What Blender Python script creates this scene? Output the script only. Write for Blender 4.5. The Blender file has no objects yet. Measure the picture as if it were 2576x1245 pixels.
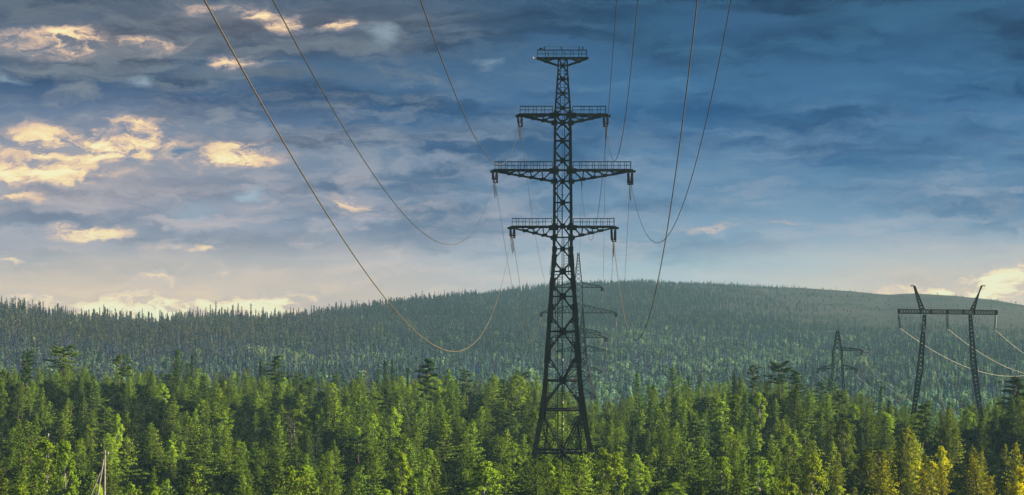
import bpy, math, random
import numpy as np
from mathutils import Vector, Matrix

R = math.radians
sc = bpy.context.scene
COL = sc.collection
rng = np.random.default_rng(7)

# ------------------------------------------------------------------ camera
FOC, HOR, EYE = 6000.0, 750.0, 30.0          # focal length / horizon row in 2576-px units, eye height
cam_d = bpy.data.cameras.new('camera')
cam = bpy.data.objects.new('camera', cam_d)
COL.objects.link(cam)
cam.location = (0, 0, EYE)
cam.rotation_euler = (R(90), 0, 0)
cam_d.sensor_width = 36.0
cam_d.lens = 36.0 * FOC / 2576.0
cam_d.shift_y = (HOR - 622.5) / 2576.0
cam_d.clip_start = 0.5
cam_d.clip_end = 20000
sc.camera = cam

SUN_AZ, SUN_EL = 92.0, 24.0                  # degrees right of the view direction, above the horizon
SKY_STRENGTH = 0.1
SUN_STRENGTH = 5.0
EXPOSURE = 1.4
sc.view_settings.view_transform = 'Standard'
sc.view_settings.look = 'None'
sc.view_settings.exposure = EXPOSURE
sc.view_settings.gamma = 1.0
sc.view_settings.use_curve_mapping = False
sc.cycles.use_denoising = True
sc.cycles.max_bounces = 6
sc.cycles.volume_bounces = 1
sc.cycles.transparent_max_bounces = 6


def lin(r, g, b):
    f = lambda c: (c / 255.0) / 12.92 if c <= 10 else ((c / 255.0 + 0.055) / 1.055) ** 2.4
    return (f(r), f(g), f(b), 1.0)


class NT:
    """small helper for building node trees"""
    def __init__(self, tree):
        self.t = tree
        self.n = tree.nodes
        self.l = tree.links

    def node(self, typ, **kw):
        nd = self.n.new(typ)
        for k, v in kw.items():
            setattr(nd, k, v)
        return nd

    def put(self, sock, v):
        if isinstance(v, bpy.types.NodeSocket):
            self.l.new(v, sock)
        else:
            sock.default_value = v

    def math(self, op, a, b=None, c=None, clamp=False):
        nd = self.node('ShaderNodeMath', operation=op, use_clamp=clamp)
        self.put(nd.inputs[0], a)
        if b is not None:
            self.put(nd.inputs[1], b)
        if c is not None:
            self.put(nd.inputs[2], c)
        return nd.outputs[0]

    def vmath(self, op, a, b=None):
        nd = self.node('ShaderNodeVectorMath', operation=op)
        self.put(nd.inputs[0], a)
        if b is not None:
            self.put(nd.inputs[1], b)
        return nd.outputs['Value'] if op in ('LENGTH', 'DOT_PRODUCT') else nd.outputs['Vector']

    def xyz(self, x, y, z=0.0):
        nd = self.node('ShaderNodeCombineXYZ')
        for s, v in zip(nd.inputs, (x, y, z)):
            self.put(s, v)
        return nd.outputs[0]

    def noise(self, vec, scale, detail=5.0, rough=0.55, distort=0.0):
        nd = self.node('ShaderNodeTexNoise')
        self.put(nd.inputs['Vector'], vec)
        nd.inputs['Scale'].default_value = scale
        nd.inputs['Detail'].default_value = detail
        nd.inputs['Roughness'].default_value = rough
        nd.inputs['Distortion'].default_value = distort
        return nd.outputs['Fac'], nd.outputs['Color']

    def step(self, v, a, b, lo=0.0, hi=1.0):
        nd = self.node('ShaderNodeMapRange', interpolation_type='SMOOTHSTEP')
        self.put(nd.inputs['Value'], v)
        nd.inputs['From Min'].default_value = a
        nd.inputs['From Max'].default_value = b
        nd.inputs['To Min'].default_value = lo
        nd.inputs['To Max'].default_value = hi
        return nd.outputs['Result']

    def mix(self, f, a, b, blend='MIX'):
        nd = self.node('ShaderNodeMix', data_type='RGBA', blend_type=blend)
        self.put(nd.inputs[0], f)
        self.put(nd.inputs[6], a)
        self.put(nd.inputs[7], b)
        return nd.outputs[2]

    def ramp(self, f, stops, interp='LINEAR'):
        nd = self.node('ShaderNodeValToRGB')
        cr = nd.color_ramp
        cr.interpolation = interp
        while len(cr.elements) < len(stops):
            cr.elements.new(0.5)
        for e, (p, c) in zip(cr.elements, stops):
            e.position = p
            e.color = c
        self.put(nd.inputs[0], f)
        return nd.outputs[0]


# ------------------------------------------------------------------ sky
def make_world():
    w = bpy.data.worlds.new('World')
    sc.world = w
    w.use_nodes = True
    w.node_tree.nodes.clear()
    T = NT(w.node_tree)
    tc = T.node('ShaderNodeTexCoord')
    sep = T.node('ShaderNodeSeparateXYZ')
    T.l.new(tc.outputs['Generated'], sep.inputs[0])
    x, y, z = sep.outputs
    az = T.math('ARCTAN2', x, y)
    hyp = T.math('SQRT', T.math('ADD', T.math('MULTIPLY', x, x), T.math('MULTIPLY', y, y)))
    el = T.math('ARCTAN2', z, hyp)
    U = T.math('MULTIPLY', az, 6000.0)                      # angular units, right of the view axis
    V = T.math('MULTIPLY', el, 6000.0)                      # angular units, above the horizon
    sky = T.node('ShaderNodeTexSky', sky_type='NISHITA', sun_disc=False)
    sky.sun_elevation = R(SUN_EL)
    sky.sun_rotation = R(SUN_AZ)
    sky.air_density = 1.0
    sky.dust_density = 1.0
    k = 2.0 ** -EXPOSURE / SKY_STRENGTH

    # coarse warp so that no edge of a cloud is a clean ellipse
    p1 = T.xyz(T.math('MULTIPLY', U, 1 / 260.0), T.math('MULTIPLY', V, 1 / 95.0), 3.7)
    _, wc = T.noise(p1, 1.0, 5.0, 0.6)
    ws = T.node('ShaderNodeSeparateXYZ')
    T.l.new(T.vmath('SUBTRACT', wc, (0.5, 0.5, 0.5)), ws.inputs[0])
    p1b = T.xyz(T.math('MULTIPLY', U, 1 / 70.0), T.math('MULTIPLY', V, 1 / 38.0), 8.1)
    _, wc2 = T.noise(p1b, 1.0, 4.0, 0.6)
    ws2 = T.node('ShaderNodeSeparateXYZ')
    T.l.new(T.vmath('SUBTRACT', wc2, (0.5, 0.5, 0.5)), ws2.inputs[0])
    Uw = T.math('ADD', T.math('MULTIPLY_ADD', ws.outputs[0], 210.0, U), T.math('MULTIPLY', ws2.outputs[0], 75.0))
    Vw = T.math('ADD', T.math('MULTIPLY_ADD', ws.outputs[1], 80.0, V), T.math('MULTIPLY', ws2.outputs[1], 42.0))
    pw = T.xyz(Uw, Vw, 0.0)

    # clear-to-hazy vertical ramp of the overcast
    h = T.math('DIVIDE', V, 1500.0, clamp=True)
    over = lin(54, 74, 102)
    base_l = T.ramp(h, [(0.0, lin(182, 172, 176)), (0.07, lin(160, 156, 172)), (0.13, lin(130, 142, 168)), (0.22, lin(96, 122, 156)), (0.31, lin(70, 104, 146)),
                        (0.41, lin(58, 84, 118)), (0.52, lin(50, 72, 100)), (1.0, over)])
    base_r = T.ramp(h, [(0.0, lin(190, 196, 196)), (0.05, lin(160, 178, 192)), (0.12, lin(124, 152, 182)), (0.22, lin(84, 124, 164)),
                        (0.31, lin(62, 106, 152)), (0.41, lin(50, 92, 136)), (0.52, lin(44, 80, 116)), (1.0, over)])
    right = T.step(U, -420.0, 420.0)
    base = T.mix(right, base_l, base_r)
    # a share of the clear Nishita sky shines through everywhere
    skyc = T.mix(1.0, sky.outputs[0], (0.10, 0.10, 0.10, 1), 'MULTIPLY')
    base = T.mix(0.08, base, skyc)
    front = T.step(V, 2600.0, 900.0)

    # darker slate cloud decks, long flat bands
    pa = T.xyz(T.math('MULTIPLY', Uw, 1 / 560.0), T.math('MULTIPLY', Vw, 1 / 105.0), 1.3)
    na, _ = T.noise(pa, 1.0, 6.0, 0.55)
    dark = T.step(na, 0.42, 0.62)
    dark = T.math('MULTIPLY', dark, T.math('MULTIPLY_ADD', right, -0.05, 0.95))
    dark_col = T.mix(right, T.ramp(h, [(0.0, lin(140, 142, 158)), (0.10, lin(104, 114, 140)), (0.2, lin(66, 90, 124)), (0.32, lin(42, 66, 100)), (0.42, lin(34, 52, 78)), (1.0, lin(48, 66, 92))]),
                     T.ramp(h, [(0.0, lin(134, 150, 168)), (0.10, lin(100, 126, 156)), (0.2, lin(62, 98, 138)), (0.32, lin(40, 74, 116)), (0.42, lin(34, 60, 92)), (1.0, lin(48, 66, 92))]))
    c = T.mix(dark, base, dark_col)

    def blob(u, yy, rx, ry, gain=1.0, soft=0.0, hard=1.3):
        # patch centred in angular units (u, row as seen looking straight out)
        d = T.vmath('LENGTH', T.vmath('MULTIPLY', T.vmath('SUBTRACT', pw, (u - 1288.0, HOR - yy, 0.0)), (1.0 / rx, 1.0 / ry, 0.0)))
        return T.step(d, hard, soft, 0.0, gain)

    def union(lst):
        o = lst[0]
        for q in lst[1:]:
            o = T.math('MAXIMUM', o, q)
        return o

    # named dark masses
    dk = union([blob(150, 235, 330, 60, 0.75), blob(430, 85, 330, 42, 0.8), blob(600, 260, 420, 66, 0.8), blob(90, 30, 220, 52, 0.8),
                blob(520, 470, 400, 40, 0.55), blob(930, 290, 320, 60, 0.6), blob(720, 120, 330, 36, 0.8), blob(860, 30, 260, 30, 0.6), blob(330, 540, 260, 26, .4), blob(1150, 380, 260, 40, .45)])
    c = T.mix(dk, c, T.ramp(h, [(0.0, lin(132, 138, 156)), (0.1, lin(104, 120, 150)), (0.2, lin(68, 98, 138)), (0.33, lin(44, 76, 118)), (0.45, lin(36, 58, 88)), (1.0, lin(48, 66, 92))]))
    dk2 = union([blob(2150, 120, 420, 60, 0.55), blob(1700, 290, 330, 44, 0.5), blob(2440, 190, 260, 70, 0.5), blob(2050, 410, 220, 20, 0.5), blob(2300, 500, 260, 40, 0.35), blob(1900, 470, 220, 24, 0.4), blob(1500, 60, 300, 50, 0.4)])
    c = T.mix(dk2, c, T.ramp(h, [(0.0, lin(120, 140, 164)), (0.1, lin(96, 126, 160)), (0.2, lin(62, 104, 150)), (0.33, lin(42, 82, 126)), (0.45, lin(36, 68, 100)), (1.0, lin(48, 66, 92))]))

    # pale lavender-grey wisps and puffs at two sizes
    pb = T.xyz(T.math('MULTIPLY', Uw, 1 / 380.0), T.math('MULTIPLY', Vw, 1 / 58.0), 9.4)
    nb, _ = T.noise(pb, 1.0, 7.0, 0.62)
    pp = T.xyz(T.math('MULTIPLY', Uw, 1 / 150.0), T.math('MULTIPLY', Vw, 1 / 52.0), 4.4)
    npf, _ = T.noise(pp, 1.0, 6.0, 0.6)
    pale = T.math('MULTIPLY', T.step(nb, 0.46, 0.70), T.math('MULTIPLY_ADD', right, -0.12, 0.9))
    puff = T.math('MULTIPLY', T.step(npf, 0.46, 0.70), T.math('MULTIPLY_ADD', right, -0.42, 0.85))
    pale_col = T.mix(right, T.ramp(h, [(0.0, lin(214, 190, 182)), (0.12, lin(186, 176, 182)), (0.25, lin(142, 152, 168)), (0.37, lin(118, 128, 140)), (0.5, lin(100, 112, 126)), (1.0, lin(92, 112, 138))]),
                     T.ramp(h, [(0.0, lin(206, 202, 196)), (0.10, lin(172, 176, 188)), (0.22, lin(134, 152, 176)), (0.34, lin(86, 126, 162)), (0.5, lin(62, 100, 130)), (1.0, lin(92, 112, 138))]))
    veil = union([blob(1750, 690, 420, 24, 0.6), blob(2000, 640, 430, 40, 0.45), blob(2250, 600, 300, 40, 0.35), blob(1250, 325, 240, 14, 0.5), blob(1650, 440, 260, 22, 0.45),
                  blob(870, 640, 330, 30, 0.5), blob(640, 190, 360, 22, 0.75), blob(280, 140, 330, 26, 0.8), blob(330, 655, 220, 26, 0.6), blob(200, 400, 420, 70, 0.7), blob(620, 45, 260, 24, 0.7),
                  blob(940, 85, 60, 50, 0.7), blob(2380, 250, 260, 12, 0.4), blob(480, 310, 130, 20, .5), blob(650, 525, 130, 30, .5), blob(1380, 600, 400, 30, .4)])
    c = T.mix(union([pale, puff, T.math('MULTIPLY', veil, T.step(npf, 0.25, 0.6, 0.35, 1.0))]), c, pale_col)

    # sunlit gaps: warm cream cores with peach rims, broken by small puffs
    pd = T.xyz(T.math('MULTIPLY', Uw, 1 / 95.0), T.math('MULTIPLY', Vw, 1 / 40.0), 5.0)
    nd_, _ = T.noise(pd, 1.0, 7.0, 0.66)
    W_ = dict(soft=-0.40, hard=2.2)
    warm = union([blob(165, 120, 84, 30, 1.15, **W_), blob(35, 110, 60, 20, 0.6, **W_), blob(360, 128, 100, 20, 0.55, **W_), blob(225, 375, 200, 46, 1.1, **W_), blob(85, 445, 190, 32, 1.15, **W_),
                  blob(340, 340, 80, 34, 0.9, **W_), blob(570, 402, 110, 22, 1.0, **W_), blob(420, 385, 50, 24, 0.7, **W_), blob(590, 372, 80, 14, 0.7, **W_), blob(235, 588, 70, 22, 1.05, **W_), blob(40, 655, 110, 13, 0.95, **W_),
                  blob(400, 620, 60, 20, 0.65, **W_), blob(520, 632, 60, 14, 0.65, **W_), blob(410, 705, 90, 24, 0.65, **W_), blob(590, 692, 34, 11, 0.65, **W_), blob(612, 484, 30, 14, 0.55, **W_),
                  blob(880, 514, 52, 18, 0.65, **W_), blob(905, 455, 34, 11, 0.55, **W_), blob(655, 42, 60, 16, 0.85, **W_), blob(728, 66, 34, 22, 0.9, **W_), blob(850, 70, 34, 15, 0.8, **W_), blob(560, 30, 100, 18, 0.5, **W_),
                  blob(600, 163, 70, 18, 0.75, **W_), blob(40, 500, 110, 13, 0.65, **W_), blob(1750, 573, 140, 6, 0.36, **W_), blob(2050, 686, 180, 9, 0.30, **W_), blob(1960, 560, 110, 9, 0.35, **W_),
                  blob(2560, 720, 150, 46, 1.35, **W_), blob(2400, 738, 110, 22, 1.1, **W_), blob(2480, 742, 240, 26, 1.2, **W_), blob(2290, 716, 110, 12, 0.5, **W_), blob(2300, 742, 50, 16, 1.0, **W_)])
    low = T.math('ADD', V, T.math('MULTIPLY', ws.outputs[1], 46.0))
    horizon = T.math('MULTIPLY', T.step(low, 26.0, -40.0, 0.0, 1.1), T.step(U, -380.0, -640.0))
    horizon2 = union([blob(100, 768, 240, 24, 0.95, **W_), blob(430, 784, 320, 40, 1.35, **W_), blob(690, 756, 120, 20, 1.15, **W_), blob(600, 775, 160, 20, 1.1, **W_)])
    warm = T.math('MAXIMUM', warm, T.math('MAXIMUM', horizon, horizon2))
    warm = T.math('MULTIPLY', warm, T.step(nd_, 0.30, 0.65, 0.0, 1.4))
    wcol = T.ramp(warm, [(0.0, lin(150, 152, 168)), (0.2, lin(176, 168, 172)), (0.42, lin(216, 190, 176)), (0.60, lin(244, 212, 180)), (0.82, lin(254, 234, 186)), (1.0, lin(255, 246, 204))])
    wf = T.step(warm, 0.0, 0.72)
    c = T.mix(wf, c, wcol)
    glow = union([blob(230, 400, 460, 110, 0.42, **W_), blob(330, 745, 620, 90, 0.85, **W_), blob(2530, 730, 440, 80, 0.95, **W_), blob(560, 60, 420, 60, 0.25, **W_), blob(150, 115, 260, 50, 0.3, **W_)])
    c = T.mix(T.math('MULTIPLY', glow, T.math('SUBTRACT', 1.0, wf)), c, T.ramp(h, [(0.0, lin(244, 208, 168)), (0.1, lin(214, 186, 172)), (0.3, lin(176, 164, 160)), (1.0, lin(92, 112, 138))]))
    cool = union([blob(620, 488, 34, 14, 0.7), blob(345, 216, 34, 16, 0.5), blob(950, 90, 46, 36, 0.45), blob(1240, 160, 40, 14, 0.3), blob(20, 210, 60, 14, 0.4), blob(500, 530, 60, 24, 0.3)])
    c = T.mix(cool, c, lin(176, 196, 208))
    hole = union([blob(470, 384, 62, 15, 0.9), blob(330, 410, 70, 12, 0.4)])
    c = T.mix(hole, c, lin(96, 124, 156))
    # the part of the sky above and behind the viewer: plain broken overcast
    c = T.mix(T.math('SUBTRACT', 1.0, front), c, T.mix(dark, lin(76, 96, 124), lin(40, 56, 80)))

    hs = T.node('ShaderNodeHueSaturation')
    hs.inputs['Saturation'].default_value = 1.12
    hs.inputs['Value'].default_value = 0.96
    T.l.new(c, hs.inputs['Color'])
    c = hs.outputs[0]
    bg = T.node('ShaderNodeBackground')
    T.l.new(T.mix(1.0, c, (k, k, k, 1.0), 'MULTIPLY'), bg.inputs['Color'])
    bg.inputs['Strength'].default_value = SKY_STRENGTH
    out = T.node('ShaderNodeOutputWorld')
    T.l.new(bg.outputs[0], out.inputs['Surface'])


make_world()

sun_d = bpy.data.lights.new('sun', 'SUN')
sun_d.energy = SUN_STRENGTH
sun_d.angle = R(0.5)
sun_d.color = (1.0, 0.86, 0.62)
sun = bpy.data.objects.new('sun', sun_d)
COL.objects.link(sun)
sdir = Vector((math.sin(R(SUN_AZ)) * math.cos(R(SUN_EL)), math.cos(R(SUN_AZ)) * math.cos(R(SUN_EL)), math.sin(R(SUN_EL))))
sun.rotation_euler = sdir.to_track_quat('Z', 'Y').to_euler()
sun.location = (200, 100, 200)

# ------------------------------------------------------------------ helpers
def P(u, y, d):
    """the place at distance d that a 2576-px picture column / row looks at"""
    return Vector(((u - 1288.0) / FOC * d, d, EYE + (HOR - y) / FOC * d))


class MB:
    """collects simple solids and links them as ONE mesh object"""
    def __init__(self):
        self.v = []
        self.f = []

    def add(self, verts, faces):
        o = len(self.v)
        self.v += [tuple(p) for p in verts]
        self.f += [tuple(i + o for i in q) for q in faces]
        return self

    def bar(self, a, b, w, h=None):
        a, b = Vector(a), Vector(b)
        h = w if h is None else h
        d = b - a
        if d.length < 1e-6:
            return self
        d.normalize()
        up = Vector((0, 0, 1)) if abs(d.z) < 0.95 else Vector((0, 1, 0))
        s = d.cross(up).normalized()
        t = s.cross(d).normalized()
        s *= w / 2
        t *= h / 2
        vs = [a - s - t, a + s - t, a + s + t, a - s + t, b - s - t, b + s - t, b + s + t, b - s + t]
        return self.add(vs, [(0, 3, 2, 1), (4, 5, 6, 7), (0, 1, 5, 4), (1, 2, 6, 5), (2, 3, 7, 6), (3, 0, 4, 7)])

    def box(self, c, sx, sy, sz):
        c = Vector(c)
        vs = [c + Vector((i * sx / 2, j * sy / 2, k * sz / 2)) for k in (-1, 1) for j in (-1, 1) for i in (-1, 1)]
        return self.add(vs, [(0, 2, 3, 1), (4, 5, 7, 6), (0, 1, 5, 4), (2, 6, 7, 3), (0, 4, 6, 2), (1, 3, 7, 5)])

    def tube(self, pts, radii, n=6, cap=True):
        pts = [Vector(p) for p in pts]
        if not hasattr(radii, '__len__'):
            radii = [radii] * len(pts)
        vs, fs = [], []
        for i, p in enumerate(pts):
            d = (pts[min(i + 1, len(pts) - 1)] - pts[max(i - 1, 0)]).normalized()
            up = Vector((0, 0, 1)) if abs(d.z) < 0.9 else Vector((1, 0, 0))
            s = d.cross(up).normalized()
            t = s.cross(d)
            for k in range(n):
                a = 2 * math.pi * k / n
                vs.append(p + (s * math.cos(a) + t * math.sin(a)) * radii[i])
        for i in range(len(pts) - 1):
            for k in range(n):
                k2 = (k + 1) % n
                fs.append((i * n + k, i * n + k2, (i + 1) * n + k2, (i + 1) * n + k))
        if cap:
            fs.append(tuple(range(n - 1, -1, -1)))
            m = (len(pts) - 1) * n
            fs.append(tuple(m + k for k in range(n)))
        return self.add(vs, fs)

    def mesh(self, name, mat=None):
        me = bpy.data.meshes.new(name)
        me.from_pydata(self.v, [], self.f)
        if mat:
            me.materials.append(mat)
        me.update()
        return me

    def build(self, name, mat, parent=None, smooth=False):
        me = self.mesh(name, mat)
        if smooth:
            me.polygons.foreach_set('use_smooth', [True] * len(me.polygons))
        o = bpy.data.objects.new(name, me)
        COL.objects.link(o)
        if parent is not None:
            o.parent = parent
        return o


def tag(o, label=None, cat=None, group=None, kind=None):
    if label:
        o['label'] = label
    if cat:
        o['category'] = cat
    if group:
        o['group'] = group
    if kind:
        o['kind'] = kind
    return o


def empty(name, loc, rz=0.0):
    o = bpy.data.objects.new(name, None)
    COL.objects.link(o)
    o.location = loc
    o.rotation_euler = (0, 0, rz)
    o.empty_display_size = 0.5
    return o


def mat_simple(name, col, rough=0.6, metal=0.0, noise=0.0, scale=2.0, spec=0.4, col2=None):
    m = bpy.data.materials.new(name)
    m.use_nodes = True
    T = NT(m.node_tree)
    b = m.node_tree.nodes['Principled BSDF']
    b.inputs['Roughness'].default_value = rough
    b.inputs['Metallic'].default_value = metal
    b.inputs['Specular IOR Level'].default_value = spec
    if noise or col2:
        tc = T.node('ShaderNodeTexCoord')
        f, _ = T.noise(tc.outputs['Object'], scale, 5.0, 0.6)
        c2 = col2 or tuple(max(0, v * (1 - noise)) for v in col[:3]) + (1,)
        T.l.new(T.mix(T.step(f, 0.38, 0.62), tuple(col[:3]) + (1,), tuple(c2[:3]) + (1,)), b.inputs['Base Color'])
    else:
        b.inputs['Base Color'].default_value = tuple(col[:3]) + (1,)
    return m


M_STEEL = mat_simple('dark painted steel', (0.0045, 0.004, 0.0038), 0.45, 0.0, 0.4, 1.2, 0.25, (0.008, 0.0055, 0.004))
M_STEEL2 = mat_simple('weathered steel', (0.008, 0.008, 0.0075), 0.65, 0.0, 0.4, 1.0, 0.08, (0.016, 0.012, 0.008))
M_RUST = mat_simple('rusty brown steel', (0.014, 0.011, 0.008), 0.6, 0.1, 0.4, 1.0, 0.3, (0.024, 0.015, 0.009))
M_GLASS = mat_simple('brown glazed insulator', (0.012, 0.011, 0.011), 0.16, 0.0, 0.0, 1.0, 0.5)
M_GLASS2 = mat_simple('pale glazed insulator', (0.5, 0.5, 0.48), 0.2, 0.0, 0.0, 1.0, 0.9)
M_WIRE = mat_simple('aluminium cable', (0.17, 0.132, 0.076), 0.5, 0.2, 0.0)  # warm sunlit tone is put into the colour
M_WIRE_K = mat_simple('shaded aluminium cable', (0.085, 0.072, 0.052), 0.5, 0.2, 0.0)  # darker copy of the same cable, its unlit look put into the colour
M_WIRE_B = mat_simple('sunlit cable', (0.62, 0.56, 0.42), 0.45, 0.2, 0.0)  # sunlight on the side-line conductors, put into their colour
M_WIRE_D = mat_simple('dull steel cable', (0.06, 0.06, 0.062), 0.5, 0.5, 0.0)
M_WHITE = mat_simple('white enamel', (0.75, 0.74, 0.7), 0.3)
M_WOOD = mat_simple('bleached pole timber', (0.30, 0.29, 0.27), 0.85, 0.0, 0.4, 3.0, 0.2, (0.2, 0.18, 0.15))
M_ROCK = mat_simple('grey granite', (0.27, 0.27, 0.28), 0.9, 0.0, 0.4, 1.5, 0.2, (0.15, 0.16, 0.14))


def bark(name, a, b):
    return mat_simple(name, a, 0.9, 0.0, 0.5, 3.0, 0.1, b)


M_BARK = bark('pine bark', (0.085, 0.058, 0.042), (0.16, 0.12, 0.09))
M_BARK_B = bark('birch bark', (0.42, 0.40, 0.36), (0.10, 0.09, 0.08))
M_DEADWOOD = bark('dead grey wood', (0.12, 0.12, 0.12), (0.055, 0.052, 0.05))


def leaf_material(name, col_a, col_b, instanced, trans=0.17):
    """foliage: each leaf face has its own shade of green, each tree its own tint"""
    m = bpy.data.materials.new(name)
    m.use_nodes = True
    T = NT(m.node_tree)
    T.n.clear()
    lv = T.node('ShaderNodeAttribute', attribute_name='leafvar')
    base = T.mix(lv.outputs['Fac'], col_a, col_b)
    if instanced:
        tn = T.node('ShaderNodeAttribute', attribute_name='tint', attribute_type='INSTANCER')
        tint = tn.outputs['Color']
    else:
        tint = T.node('ShaderNodeObjectInfo').outputs['Color']
    c = T.mix(1.0, base, tint, 'MULTIPLY')
    d = T.node('ShaderNodeBsdfDiffuse')
    t = T.node('ShaderNodeBsdfTranslucent')
    T.l.new(c, d.inputs['Color'])
    T.l.new(T.mix(1.0, c, (1.15, 1.25, 0.55, 1), 'MULTIPLY'), t.inputs['Color'])
    mx = T.node('ShaderNodeMixShader')
    mx.inputs[0].default_value = trans
    T.l.new(d.outputs[0], mx.inputs[1])
    T.l.new(t.outputs[0], mx.inputs[2])
    out = T.node('ShaderNodeOutputMaterial')
    T.l.new(mx.outputs[0], out.inputs['Surface'])
    return m


LEAF = {}
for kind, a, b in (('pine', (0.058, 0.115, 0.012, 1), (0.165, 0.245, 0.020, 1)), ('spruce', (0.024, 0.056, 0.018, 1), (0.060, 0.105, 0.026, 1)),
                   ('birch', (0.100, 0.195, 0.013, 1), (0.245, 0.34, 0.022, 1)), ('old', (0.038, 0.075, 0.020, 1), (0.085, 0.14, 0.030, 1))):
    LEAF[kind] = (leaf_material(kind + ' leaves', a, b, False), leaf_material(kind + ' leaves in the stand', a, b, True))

# ------------------------------------------------------------------ terrain
CR_U = np.array([-400, 0, 120, 250, 400, 520, 640, 760, 860, 960, 1060, 1180, 1290, 1370, 1440, 1560, 1610, 1680, 1780, 1880, 1970, 2040, 2150, 2240, 2320, 2420, 2500, 2560, 2900.])
CR_Y = np.array([915, 915, 912, 920, 918, 925, 934, 940, 945, 945, 942, 948, 952, 962, 990, 992, 975, 955, 946, 944, 948, 976, 982, 996, 1014, 1022, 1006, 975, 960.])
CR_D = np.interp(CR_U, [0, 600, 1300, 1500, 1900, 2100, 2400, 2560], [560, 600, 620, 640, 560, 590, 520, 500])
RG_U = np.array([-900, -300, 0, 100, 200, 300, 400, 450, 550, 700, 850, 1000, 1150, 1300, 1400, 1600, 1800, 2000, 2150, 2230, 2300, 2400, 2500, 2576, 2800, 3400.])
RG_Y = np.array([800, 782, 786, 794, 803, 815, 824, 816, 808, 803, 788, 765, 745, 725, 715, 711, 716, 723, 733, 741, 737, 743, 754, 768, 800, 850.])
RG_D = np.interp(RG_U, [0, 600, 1000, 1400, 2000, 2576], [1700, 1800, 2150, 2550, 2700, 2500])
TREE_PX = np.interp(RG_U, [0, 1000, 1400, 1700, 2000, 2576], [13, 12, 8, 3, 1, 1])


def smooth01(t):
    t = np.clip(t, 0, 1)
    return t * t * (3 - 2 * t)


def ground_ud(u, d):
    """terrain height along picture column u at distance d"""
    u = np.asarray(u, float)
    d = np.asarray(d, float)
    near = np.interp(d, [0, 40, 90, 150, 210, 270, 340, 375, 420], [-3.2, -9, -17.5, -24.5, -28.5, -30.3, -31, -31, -31])
    yc, dc = np.interp(u, CR_U, CR_Y), np.interp(u, CR_U, CR_D)
    s_c = -(yc - HOR) / FOC
    zc = dc * s_c - 6.6
    t = smooth01((d - 390) / (dc - 390))
    zz = near * (1 - t) + zc * t
    fall = zc + (d - dc) * (s_c - 0.028)
    zz = np.where(d > dc, np.maximum(fall, -49 + 0 * d), zz)
    yr, dr = np.interp(u, RG_U, RG_Y + TREE_PX), np.interp(u, RG_U, RG_D)
    s = np.clip((d - 960) / (dr - 960), 0, 1)
    yg = 1020 + (yr - 1020) * (1 - (1 - s) ** 1.35)
    hill = -(yg - HOR) * np.minimum(d, dr) / FOC
    beyond = np.where(d > dr, -(d - dr) * 0.09, 0)
    hill = hill + beyond
    tb = smooth01((d - 900) / 120.0)
    zz = np.where(d > 900, zz * (1 - tb) + hill * tb, zz)
    n = 0.5 * np.sin(u * 0.011 + d * 0.02) + 0.35 * np.sin(d * 0.047 + u * 0.004)
    zz = zz + n * np.clip((d - 60) / 200, 0, 1) * np.clip((3000 - d) / 500, 0, 1)
    return EYE + np.maximum(zz, -140)


def ground(x, y):
    y = np.maximum(np.asarray(y, float), 1.0)
    return ground_ud(np.clip(1288 + FOC * np.asarray(x, float) / y, -2200, 5200), y)


def ground_material():
    m = bpy.data.materials.new('forest floor and heath')
    m.use_nodes = True
    T = NT(m.node_tree)
    b = m.node_tree.nodes['Principled BSDF']
    b.inputs['Roughness'].default_value = 0.95
    b.inputs['Specular IOR Level'].default_value = 0.1
    geo = T.node('ShaderNodeNewGeometry')
    pos = geo.outputs['Position']
    n1, _ = T.noise(pos, 0.35, 6, 0.65)
    n2, _ = T.noise(pos, 0.02, 5, 0.6)
    n3, _ = T.noise(pos, 0.008, 4, 0.6)
    c = T.mix(T.step(n1, 0.35, 0.65), (0.014, 0.020, 0.010, 1), (0.028, 0.036, 0.014, 1))
    # open heath high on the hill: grey-violet heather, lichen and stone
    sep = T.node('ShaderNodeSeparateXYZ')
    T.l.new(pos, sep.inputs[0])
    heath = T.mix(T.step(n1, 0.38, 0.62), (0.034, 0.036, 0.026, 1), (0.060, 0.057, 0.056, 1))
    heath = T.mix(T.step(n2, 0.45, 0.6), heath, (0.020, 0.028, 0.016, 1))
    f = T.math('MULTIPLY', T.step(T.math('ADD', sep.outputs[1], T.math('MULTIPLY', n3, 700.0)), 1900.0, 2600.0), 1.0)
    T.l.new(T.mix(f, c, heath), b.inputs['Base Color'])
    return m


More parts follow.
